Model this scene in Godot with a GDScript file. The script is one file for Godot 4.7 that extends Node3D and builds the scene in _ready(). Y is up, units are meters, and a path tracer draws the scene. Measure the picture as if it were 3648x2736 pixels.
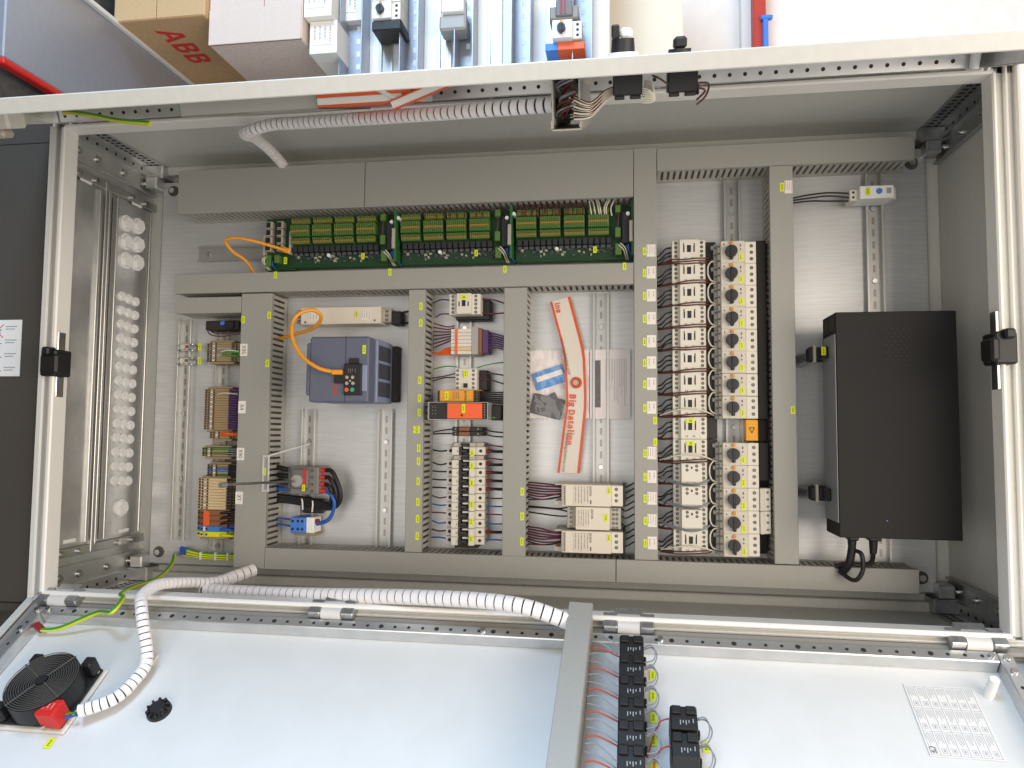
extends Node3D
# An open switch cabinet stands in a workshop; it is described in millimetres in its own axes:
# x runs up the cabinet, y comes out of it towards the open doors, z runs across it.
const MM := 0.001
const FLAT := 0xFFFFFFFF
# rows of holes, slots and marks too small to pick apart one by one
const SMALL := ["slot_row", "hole_row", "rail_screws", "printed_marks", "clamp_holes", "terminal_marks", "barcode", "vent_holes", "bolts", "rail_bolts", "bolt_head", "relay_row", "components", "pale_components", "lever_row", "ventilation_slots", "terminal_slots", "plate_bolt", "washer", "slot", "nylon_screw", "red_stripes", "orange_print", "corner_screw", "window", "sliding_rail", "keys", "vent_grille"]
var cab := Transform3D(Basis(Vector3(0, 1, 0), Vector3(0, 0, 1), Vector3(1, 0, 0)), Vector3(0, 1.1, 0))
var low_door := Transform3D(Basis(Vector3(1, 0, 0), Vector3(0, 0.5592, -0.8290), Vector3(0, 0.8290, 0.5592)), Vector3(0, 293, 496))
var up_door := Transform3D(Basis(Vector3(1, 0, 0), Vector3(0, -0.4066, 0.9136), Vector3(0, -0.9136, -0.4066)), Vector3(0, 293.7, -499.8))
var M := {}
var used := {}
var rng := RandomNumberGenerator.new()

# ---------------------------------------------------------------- helpers
func numbered(called: String) -> String:
	if not used.has(called):
		used[called] = 0
		return called
	used[called] += 1
	return "%s_%03d" % [called, used[called]]

func mmx(t: Transform3D) -> Transform3D:
	return Transform3D(t.basis, t.origin * MM)

# a Node3D at a thing's base (place in mm in the axes of "on")
func thing(called: String, label: String, category: String, at := Vector3.ZERO, group := "", on := Transform3D.IDENTITY, turn := Basis.IDENTITY) -> Node3D:
	var o := Node3D.new()
	o.name = numbered(called)
	add_child(o)
	o.transform = cab * mmx(on) * mmx(Transform3D(turn, at))
	tag(o, label, category, group)
	return o

func tag(o: Node3D, label: String, category: String, group := "") -> void:
	o.set_meta("label", label)
	o.set_meta("category", category)
	if group:
		o.set_meta("group", group)

func dup(o: Node3D, at: Vector3, label: String, on := Transform3D.IDENTITY, turn := Basis.IDENTITY) -> Node3D:
	var c: Node3D = o.duplicate()
	c.name = numbered(String(o.name).rstrip("0123456789").trim_suffix("_"))
	add_child(c)
	c.transform = cab * mmx(on) * mmx(Transform3D(turn, at))
	c.set_meta("label", label)
	return c

func S() -> SurfaceTool:
	var st := SurfaceTool.new()
	st.begin(Mesh.PRIMITIVE_TRIANGLES)
	return st

func part(called: String, st: SurfaceTool, mat: Material, parent: Node3D, at := Vector3.ZERO) -> MeshInstance3D:
	st.generate_normals()
	st.index()
	var mi := MeshInstance3D.new()
	mi.name = called
	mi.mesh = st.commit()
	mi.material_override = mat
	mi.position = at * MM
	if called in SMALL or called.ends_with("_wells") or called.ends_with("_heads"):
		mi.set_meta("kind", "stuff")
	parent.add_child(mi, true)
	return mi

func again(mi: MeshInstance3D, parent: Node3D, at: Vector3, called := "") -> MeshInstance3D:
	var c := MeshInstance3D.new()
	c.name = called if called else String(mi.name).rstrip("0123456789").trim_suffix("_")
	c.mesh = mi.mesh
	c.material_override = mi.material_override
	c.position = at * MM
	parent.add_child(c, true)
	for k in mi.get_children():
		again(k, c, k.position / MM)
	return c

func tri(st: SurfaceTool, a: Vector3, b: Vector3, c: Vector3, out: Vector3) -> void:
	if (b - a).cross(c - a).dot(out) > 0.0:
		var t := b
		b = c
		c = t
	st.add_vertex(a * MM)
	st.add_vertex(b * MM)
	st.add_vertex(c * MM)

func quad(st: SurfaceTool, a: Vector3, b: Vector3, c: Vector3, d: Vector3, out: Vector3) -> void:
	tri(st, a, b, c, out)
	tri(st, a, c, d, out)

# a box between two corners (mm) with chamfered edges
func box(st: SurfaceTool, a: Vector3, b: Vector3, c := 0.0, xf := Transform3D.IDENTITY) -> void:
	st.set_smooth_group(FLAT)
	var lo := Vector3(minf(a.x, b.x), minf(a.y, b.y), minf(a.z, b.z))
	var hi := Vector3(maxf(a.x, b.x), maxf(a.y, b.y), maxf(a.z, b.z))
	var m := (lo + hi) / 2.0
	var h := (hi - lo) / 2.0
	c = minf(c, minf(h.x, minf(h.y, h.z)) * 0.8)
	var P := func(k: int, s: Vector3) -> Vector3:
		var p := Vector3(s.x * (h.x - c), s.y * (h.y - c), s.z * (h.z - c))
		p[k] = s[k] * h[k]
		return xf * (m + p)
	for k in 3:
		var i := (k + 1) % 3
		var j := (k + 2) % 3
		for s in [-1.0, 1.0]:
			var o := Vector3.ZERO
			o[k] = s
			var q: Array[Vector3] = []
			for ij in [[-1.0, -1.0], [1.0, -1.0], [1.0, 1.0], [-1.0, 1.0]]:
				var v := Vector3.ZERO
				v[k] = s
				v[i] = ij[0]
				v[j] = ij[1]
				q.append(P.call(k, v))
			quad(st, q[0], q[1], q[2], q[3], xf.basis * o)
	if c <= 0.0:
		return
	for k in 3:
		var i := (k + 1) % 3
		var j := (k + 2) % 3
		for si in [-1.0, 1.0]:
			for sj in [-1.0, 1.0]:
				var v := Vector3.ZERO
				v[i] = si
				v[j] = sj
				var v0 := v
				v0[k] = -1.0
				v[k] = 1.0
				var o := Vector3.ZERO
				o[i] = si
				o[j] = sj
				quad(st, P.call(i, v0), P.call(i, v), P.call(j, v), P.call(j, v0), xf.basis * o)
	for sx in [-1.0, 1.0]:
		for sy in [-1.0, 1.0]:
			for sz in [-1.0, 1.0]:
				var v := Vector3(sx, sy, sz)
				tri(st, P.call(0, v), P.call(1, v), P.call(2, v), xf.basis * v)

func bx(x0: float, x1: float, y0: float, y1: float, z0: float, z1: float, c := 0.0) -> SurfaceTool:
	var st := S()
	box(st, Vector3(x0, y0, z0), Vector3(x1, y1, z1), c)
	return st

func ab(st: SurfaceTool, x0: float, x1: float, y0: float, y1: float, z0: float, z1: float, c := 0.0) -> void:
	box(st, Vector3(x0, y0, z0), Vector3(x1, y1, z1), c)

# a round bar, cone or disc from p to q
func cyl(st: SurfaceTool, p: Vector3, q: Vector3, r0: float, r1 := -1.0, n := 12, cap := true, smooth := true) -> void:
	if r1 < 0.0:
		r1 = r0
	var ax := (q - p).normalized()
	var u := ax.cross(Vector3(0.31, 0.87, 0.38)).normalized()
	if absf(ax.y) > 0.99:
		u = Vector3(1, 0, 0)
	var v := ax.cross(u)
	for k in n:
		var t0 := TAU * k / n
		var t1 := TAU * (k + 1) / n
		var d0 := u * cos(t0) + v * sin(t0)
		var d1 := u * cos(t1) + v * sin(t1)
		st.set_smooth_group(1 if smooth else FLAT)
		quad(st, p + d0 * r0, p + d1 * r0, q + d1 * r1, q + d0 * r1, d0 + d1)
		if cap:
			st.set_smooth_group(FLAT)
			tri(st, q, q + d0 * r1, q + d1 * r1, ax)
			tri(st, p, p + d0 * r0, p + d1 * r0, -ax)

func curve(pts: Array, k := 6) -> PackedVector3Array:
	var out := PackedVector3Array()
	var n := pts.size()
	for i in n - 1:
		var a: Vector3 = pts[maxi(i - 1, 0)]
		var b: Vector3 = pts[i]
		var c: Vector3 = pts[i + 1]
		var d: Vector3 = pts[mini(i + 2, n - 1)]
		for s in k:
			var t := float(s) / k
			out.append(0.5 * ((2.0 * b) + (c - a) * t + (2.0 * a - 5.0 * b + 4.0 * c - d) * t * t + (3.0 * b - a - 3.0 * c + d) * t * t * t))
	out.append(pts[n - 1])
	return out

# a round cable along smoothed points
func cable(st: SurfaceTool, pts: Array, r: float, n := 7, k := 6) -> void:
	var c := curve(pts, k)
	st.set_smooth_group(1)
	var u := Vector3.ZERO
	var rings: Array[PackedVector3Array] = []
	for i in c.size():
		var d := (c[mini(i + 1, c.size() - 1)] - c[maxi(i - 1, 0)]).normalized()
		if i == 0:
			u = d.cross(Vector3(0.3, 0.9, 0.2)).normalized()
		u = (u - d * u.dot(d)).normalized()
		var v := d.cross(u)
		var ring := PackedVector3Array()
		for j in n:
			var t := TAU * j / n
			ring.append(c[i] + (u * cos(t) + v * sin(t)) * r)
		rings.append(ring)
	for i in c.size() - 1:
		for j in n:
			var j1 := (j + 1) % n
			quad(st, rings[i][j], rings[i][j1], rings[i + 1][j1], rings[i + 1][j], rings[i][j] + rings[i][j1] - c[i] * 2.0)
	for e in [0, c.size() - 1]:
		st.set_smooth_group(FLAT)
		for j in n:
			tri(st, c[e], rings[e][j], rings[e][(j + 1) % n], (c[e] - c[1 if e == 0 else e - 1]))

# white spiral hose: rings with dark gaps over a dark core
func hose(o: Node3D, pts: Array, r: float, pitch := 13.0, gap := 2.0) -> void:
	var core := S()
	cable(core, pts, r * 0.84, 10, 8)
	part("wire_bundle", core, M.wire_dark, o)
	var c := Curve3D.new()
	for p in curve(pts, 10):
		c.add_point(p)
	var total := c.get_baked_length()
	var st := S()
	var s := 0.0
	while s + pitch - gap < total:
		var q: Array = [c.sample_baked(s), c.sample_baked(s + (pitch - gap) * 0.5), c.sample_baked(s + pitch - gap)]
		cable(st, q, r, 14, 2)
		s += pitch
	part("spiral_wrap", st, M.hose, o)

func mat(hex: String, rough := 0.5, metal := 0.0, spec := 0.5) -> StandardMaterial3D:
	var m := StandardMaterial3D.new()
	m.albedo_color = Color.html(hex)
	m.roughness = rough
	m.metallic = metal
	m.metallic_specular = spec
	return m

func noise_tex(freq: float, ramp: Array, sd: int, size := 256, octaves := 3) -> NoiseTexture2D:
	var f := FastNoiseLite.new()
	f.seed = sd
	f.frequency = freq
	f.fractal_octaves = octaves
	var t := NoiseTexture2D.new()
	t.width = size
	t.height = size
	t.seamless = true
	t.noise = f
	var g := Gradient.new()
	g.colors = PackedColorArray([Color.html(ramp[0]), Color.html(ramp[1])])
	g.offsets = PackedFloat32Array([0.2, 0.8])
	t.color_ramp = g
	return t

# a surface whose tone varies softly (grain stretched by "scale" per metre)
func grained(hex0: String, hex1: String, rough: float, metal: float, scale: Vector3, sd: int, freq := 0.03) -> StandardMaterial3D:
	var m := mat("ffffff", rough, metal)
	m.albedo_texture = noise_tex(freq, [hex0, hex1], sd)
	m.uv1_triplanar = true
	m.uv1_scale = scale
	return m

func img_mat(im: Image, rough := 0.6) -> StandardMaterial3D:
	var m := mat("ffffff", rough)
	im.generate_mipmaps()
	m.albedo_texture = ImageTexture.create_from_image(im)
	return m

# a flat printed sheet lying in the x-z plane: text runs along +z, its top is towards +x
func sheet(st: SurfaceTool, x0: float, x1: float, y: float, z0: float, z1: float, th := 0.6) -> void:
	st.set_smooth_group(FLAT)
	var P := [Vector3(x1, y, z0), Vector3(x1, y, z1), Vector3(x0, y, z1), Vector3(x0, y, z0)]
	var U := [Vector2(0, 0), Vector2(1, 0), Vector2(1, 1), Vector2(0, 1)]
	for t in [[0, 2, 1], [0, 3, 2]]:
		var q: Array = [t[0], t[1], t[2]]
		var a: Vector3 = P[q[0]]
		var b: Vector3 = P[q[1]]
		var c: Vector3 = P[q[2]]
		if (b - a).cross(c - a).y > 0.0:
			q = [t[0], t[2], t[1]]
		for i in q:
			st.set_uv(U[i])
			st.add_vertex(P[i] * MM)
	st.set_uv(Vector2(0.02, 0.02))
	for i in 4:
		var a: Vector3 = P[i]
		var b: Vector3 = P[(i + 1) % 4]
		quad(st, a, b, b - Vector3(0, th, 0), a - Vector3(0, th, 0), (a + b) / 2.0 - (P[0] + P[2]) / 2.0)

func label_on(parent: Node3D, called: String, m: Material, x0: float, x1: float, y: float, z0: float, z1: float) -> MeshInstance3D:
	var st := S()
	sheet(st, x0, x1, y, z0, z1)
	return part(called, st, m, parent)

func lettering(parent: Node3D, txt: String, at: Vector3, size: float, m: Material, turn := Basis.IDENTITY, serif := false, called := "lettering", bold := false) -> MeshInstance3D:
	var t := TextMesh.new()
	var f := SystemFont.new()
	f.font_names = PackedStringArray(["Droid Serif" if serif else "Droid Sans"])
	if bold:
		f.font_weight = 700
	t.font = f
	t.text = txt
	t.font_size = 32
	t.pixel_size = size * MM / 23.0
	t.depth = 0.0004
	t.curve_step = 2.0
	var mi := MeshInstance3D.new()
	mi.name = called
	mi.mesh = t
	mi.material_override = m
	mi.transform = Transform3D(turn * Basis(Vector3(0, 0, 1), Vector3(1, 0, 0), Vector3(0, 1, 0)), at * MM)
	parent.add_child(mi, true)
	return mi

# screw heads: a dark well with a steel head in it
func screws(parent: Node3D, pts: Array, r: float, head := true, called := "screw") -> void:
	var w := S()
	var h := S()
	for p in pts:
		cyl(w, p - Vector3(0, 2, 0), p + Vector3(0, 0.3, 0), r, -1, 10)
		if head:
			cyl(h, p - Vector3(0, 2, 0), p + Vector3(0, 0.5, 0), r * 0.62, -1, 8)
			ab(w, p.x - r * 0.55, p.x + r * 0.55, p.y + 0.4, p.y + 0.8, p.z - r * 0.13, p.z + r * 0.13)
	var m := part(called + "_wells", w, M.well, parent)
	if head:
		part(called + "_heads", h, M.screw, m)

# ---------------------------------------------------------------- materials
func make_label(w: int, h: int, bg: String, ink: String, lines: int, sd: int, fill := 0.8) -> StandardMaterial3D:
	var im := Image.create(w, h, false, Image.FORMAT_RGB8)
	im.fill(Color.html(bg))
	rng.seed = sd
	for k in lines:
		var y := int(h * (k + 0.5) / lines)
		var th := maxi(2, int(h * 0.34 / lines))
		var x := int(w * (0.5 - fill * 0.5))
		var end := int(w * (0.5 + fill * 0.5 * rng.randf_range(0.55, 1.0)))
		while x < end:
			var l := rng.randi_range(2, 6)
			im.fill_rect(Rect2i(x, y - th / 2, mini(l, end - x), th), Color.html(ink))
			x += l + rng.randi_range(1, 3)
	return img_mat(im)

func materials() -> void:
	M.paint = grained("c8c8c2", "ccccc6", 0.36, 0.0, Vector3(9, 9, 9), 3, 0.02)
	M.paint_white = mat("dcdad6", 0.35)
	M.door_paint = grained("dadad7", "dddddb", 0.38, 0.0, Vector3(2, 2, 2), 4, 0.02)
	M.lip = mat("f2efe9", 0.3)
	M.seal = mat("55524d", 0.8)
	M.seal_light = mat("8f8b84", 0.6)
	M.duct = grained("9d9c96", "9f9e98", 0.5, 0.0, Vector3(12, 12, 12), 5, 0.03)
	M.duct_edge = mat("b0ada4", 0.5)
	M.galv = grained("d2d3d3", "dededd", 0.33, 0.85, Vector3(1.5, 1.5, 1.5), 6, 0.05)
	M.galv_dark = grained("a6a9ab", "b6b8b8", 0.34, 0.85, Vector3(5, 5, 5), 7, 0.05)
	M.plate = grained("c6c7c8", "cfd0d0", 0.42, 0.6, Vector3(1.2, 3, 20), 8, 0.03)
	M.rail = mat("bdbdba", 0.36, 0.8)
	M.steel = mat("cfcfcd", 0.25, 1.0)
	M.screw = mat("98958e", 0.35, 0.8)
	M.well = mat("2a2724", 0.7)
	M.black = mat("1b1a1a", 0.5)
	M.black_rough = grained("151312", "1a1817", 0.75, 0.0, Vector3(14, 14, 14), 9, 0.1)
	M.pc_side_lit = mat("83878d", 0.45, 0.2)  # paler grey than the black case: side light put into the colour
	M.ivory = mat("cfc8bb", 0.5)
	M.ivory_light = mat("dcd7cb", 0.5)
	M.ivory_shade = mat("b3ac9f", 0.5)
	M.grey_plastic = mat("a3a29f", 0.5)
	M.grey_mid = mat("6d6b68", 0.5)
	M.knob = mat("26272a", 0.45)
	M.orange_lamp = mat("cf8f22", 0.45)
	M.yellow = mat("e2e200", 0.5)
	M.yel = make_label(48, 24, "dcea12", "6d7a10", 1, 11, 0.6)
	M.white_lab = make_label(64, 40, "ebe4dc", "a49c9a", 4, 12)
	M.white_lab_b = make_label(64, 40, "ebe4dc", "aaa2a0", 2, 13, 0.6)
	M.white = mat("ece8e0", 0.55)
	M.white_plain = mat("f0f0ee", 0.5)
	M.hose = mat("f8f4f4", 0.4)
	M.wire_dark = mat("2b2523", 0.6)
	M.wire_black = mat("1d1c20", 0.5)
	M.wire_brown = mat("5a332a", 0.5)
	M.wire_white = mat("d8d3c2", 0.5)
	M.wire_purple = mat("56376a", 0.5)
	M.wire_violet_red = mat("6a2c45", 0.5)
	M.wire_blue = mat("2b5fb8", 0.45)
	M.wire_grey = mat("8d8f98", 0.5)
	M.wire_red = mat("b8492e", 0.5)
	M.wire_orange = mat("e8641c", 0.5)
	M.patch = mat("f0a01e", 0.4)
	M.gy_yellow = mat("e4e22a", 0.45)
	M.gy_green = mat("3f9a2e", 0.45)
	M.pcb = grained("12391f", "1b4a2a", 0.45, 0.0, Vector3(40, 40, 40), 10, 0.2)
	M.conn = mat("557a3a", 0.5)
	M.conn_dark = mat("2f6a35", 0.5)
	M.lever = mat("a08038", 0.5)
	M.chip = mat("2c2f33", 0.5)
	M.relay_grey = mat("55565a", 0.5)
	M.beige = mat("a08a66", 0.55)
	M.beige_light = mat("d9c096", 0.55)
	M.brown = mat("8a5a38", 0.55)
	M.umber = mat("4a3426", 0.6)
	M.orange = mat("e8622a", 0.45)
	M.orange_box = mat("f2601c", 0.42)
	M.amber = mat("e8a012", 0.42)
	M.red = mat("8a2320", 0.45)
	M.bright_red = mat("d2261f", 0.45)
	M.blue = mat("3f7fd8", 0.42)
	M.drive = grained("5d6376", "666c80", 0.5, 0.0, Vector3(20, 20, 20), 14, 0.1)
	M.drive_side = mat("8a93b0", 0.5)
	M.green_btn = mat("2fae8a", 0.4)
	M.cream = mat("e0d7c7", 0.5)
	M.grey_switch = mat("7c7874", 0.4)
	M.plinth = grained("423d37", "4a443d", 0.6, 0.0, Vector3(8, 8, 8), 15, 0.1)
	M.floor = grained("4a4744", "5a5753", 0.7, 0.0, Vector3(2, 2, 2), 16, 0.06)
	M.wall = grained("eae0d7", "eee5dd", 0.8, 0.0, Vector3(1.2, 1.2, 1.2), 17, 0.05)
	M.board = mat("ddd2be", 0.7)
	M.cardboard = grained("bf9c70", "c8a67a", 0.75, 0.0, Vector3(6, 6, 40), 18, 0.05)
	M.cardboard_pale = grained("d2beb0", "dacabe", 0.75, 0.0, Vector3(6, 6, 40), 19, 0.05)
	M.tan = grained("c9a374", "d4b083", 0.75, 0.0, Vector3(6, 6, 40), 20, 0.05)
	M.print_red = mat("d0302c", 0.6)
	M.deck = grained("a8acb6", "acb0ba", 0.4, 0.5, Vector3(4, 4, 4), 21, 0.05)
	M.beam_red = mat("b83420", 0.5)
	M.clear = mat("f2f4f6", 0.05)
	M.clear.transparency = BaseMaterial3D.TRANSPARENCY_ALPHA
	M.clear.albedo_color = Color(0.93, 0.94, 0.95, 0.38)
	M.film = mat("f2eeee", 0.04)
	M.film.transparency = BaseMaterial3D.TRANSPARENCY_ALPHA
	M.film.albedo_color = Color(0.95, 0.93, 0.93, 0.05)
	M.ribbon = grained("d9d1c5", "dfd7cb", 0.35, 0.0, Vector3(14, 14, 14), 22, 0.05)
	M.ribbon_orange = mat("d9531e", 0.4)
	M.dark_print = mat("5d5a58", 0.6)
	M.paper = mat("e9e0de", 0.7)
	M.foil = grained("38363b", "4d4a50", 0.4, 0.0, Vector3(22, 22, 22), 23, 0.08)
	M.blue_card = mat("3c8cd4", 0.45)
	M.dots = make_label(96, 64, "d8d0c2", "8a8378", 5, 24, 0.9)
	M.ce = make_label(64, 64, "cfc8bb", "8d867b", 3, 25)

# ---------------------------------------------------------------- cabinet
func slotted_wall(o: Node3D, along_x: bool, a0: float, a1: float, at: float, h: float, pitch := 12.5) -> void:
	var st := S()
	var put := func(p0: float, p1: float, y0: float, y1: float) -> void:
		if along_x:
			ab(st, p0, p1, y0, y1, at - 0.9, at + 0.9)
		else:
			ab(st, at - 0.9, at + 0.9, y0, y1, p0, p1)
	put.call(a0, a1, 0.5, 16.0)
	var p := a0 + 2.0
	while p + 7.0 < a1:
		put.call(p, p + 7.4, 16.0, 40.0)
		put.call(p + 0.6, p + 7.0, 40.0, 46.0)
		put.call(p, p + 7.4, 46.0, h - 4.5)
		p += pitch
	put.call(a0, a1, h - 8.0, h - 4.0)
	part("slotted_wall", st, M.duct_edge, o)

# a trunking: base, two slotted walls and a snap-on cover, cut into lengths at "cuts"
func duct(label: String, x0: float, x1: float, z0: float, z1: float, along_x: bool, cuts: Array = [], walls := [true, true]) -> Node3D:
	var h := 80.0
	var at := Vector3((x0 + x1) / 2.0, 1.0, (z0 + z1) / 2.0)
	var o := thing("cable_duct", label, "cable duct", at, "grey slotted cable ducts on the mounting plate")
	var rx := (x1 - x0) / 2.0
	var rz := (z1 - z0) / 2.0
	part("duct_base", bx(-rx + 1, rx - 1, 0, 2, -rz + 1, rz - 1), M.duct, o)
	if along_x:
		if walls[0]: slotted_wall(o, true, -rx, rx, -rz + 1.4, h)
		if walls[1]: slotted_wall(o, true, -rx, rx, rz - 1.4, h)
	else:
		if walls[0]: slotted_wall(o, false, -rz, rz, -rx + 1.4, h)
		if walls[1]: slotted_wall(o, false, -rz, rz, rx - 1.4, h)
	var ends: Array = [-rx if along_x else -rz]
	for c in cuts:
		ends.append(c - (at.x if along_x else at.z))
	ends.append(rx if along_x else rz)
	for k in ends.size() - 1:
		var e0: float = ends[k] + (0.7 if k > 0 else 0.0)
		var e1: float = ends[k + 1] - (0.7 if k < ends.size() - 2 else 0.0)
		var st := S()
		if along_x:
			ab(st, e0, e1, h - 2.5, h, -rz, rz, 0.9)
			ab(st, e0, e1, h - 11, h - 2.5, -rz, -rz + 1.0)
			ab(st, e0, e1, h - 11, h - 2.5, rz - 1.0, rz)
		else:
			ab(st, -rx, rx, h - 2.5, h, e0, e1, 0.9)
			ab(st, -rx, -rx + 1.0, h - 11, h - 2.5, e0, e1)
			ab(st, rx - 1.0, rx, h - 11, h - 2.5, e0, e1)
		part("cover", st, M.duct, o)
	return o

func stick(o: Node3D, called: String, m: Material, x: float, z: float, w: float, l: float, y := 81.6) -> void:
	# a sticker given in cabinet axes on a thing that is only shifted
	var p: Vector3 = (cab.affine_inverse() * o.transform.origin) / MM
	label_on(o, called, m, x - w / 2 - p.x, x + w / 2 - p.x, y - p.y, z - l / 2 - p.z, z + l / 2 - p.z)

func perforated(o: Node3D, called: String, u0: float, u1: float, z0: float, z1: float, y0: float, y1: float, along_x: bool, m: Material, hole := 3.0, big := false) -> MeshInstance3D:
	# a square tube with a row of round holes in its face
	var st := S()
	ab(st, u0, u1, y0, y1, z0, z1, 1.5)
	var p := part(called, st, m, o)
	var hs := S()
	var n := int(((u1 - u0) if along_x else (z1 - z0)) / 25.0)
	for k in n:
		var r := hole
		if big and k % 4 == 2:
			r = hole * 1.45
		var c := Vector3(u0 + 14 + k * 25.0, y1 + 0.15, (z0 + z1) / 2.0) if along_x else Vector3((u0 + u1) / 2.0, y1 + 0.15, z0 + 14 + k * 25.0)
		cyl(hs, c - Vector3(0, 0.6, 0), c, r, -1, 10)
	part("hole_row", hs, M.well, p)
	return p

func brace(o: Node3D, x: float, sx: float, z: float, sz: float, m: Material) -> void:
	# an angled depth strip in a corner: one leg lies on the end wall, one on the side wall
	var st := S()
	ab(st, x, x + sx * 3, -45, 255, z, z + sz * 70)
	ab(st, x, x + sx * 42, -45, 270, z, z + sz * 3)
	ab(st, x + sx * 3, x + sx * 9, -40, 255, z + sz * 26, z + sz * 30)
	ab(st, x + sx * 3, x + sx * 9, -40, 255, z + sz * 66, z + sz * 70)
	var b := part("corner_brace", st, m, o)
	var hs := S()
	var ss := S()
	for k in 19:
		var y := -30.0 + k * 15.0
		ab(hs, x + sx * 14, x + sx * 20, y, y + 8, z + sz * 3, z + sz * 3.4)
		ab(hs, x + sx * 26, x + sx * 36, y, y + 6, z + sz * 3, z + sz * 3.4)
		if k % 2 == 0:
			ab(hs, x + sx * 3, x + sx * 3.4, y, y + 6, z + sz * 12, z + sz * 18)
	for y in [20.0, 95.0, 180.0, 235.0]:
		cyl(ss, Vector3(x + sx * 3, y, z + sz * 48), Vector3(x + sx * 9, y, z + sz * 48), 6, -1, 8)
		cyl(ss, Vector3(x + sx * 3, y, z + sz * 48), Vector3(x + sx * 4, y, z + sz * 48), 9, -1, 12)
	part("slot_row", hs, M.well, b)
	part("bolts", ss, M.steel, b)
	var cl := S()
	ab(cl, x - sx * 2, x + sx * 46, -30, 18, z + sz * 2, z + sz * 34, 3)
	ab(cl, x + sx * 10, x + sx * 40, -5, 30, z + sz * 34, z + sz * 62, 3)
	part("clamp", cl, m, b)

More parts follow.
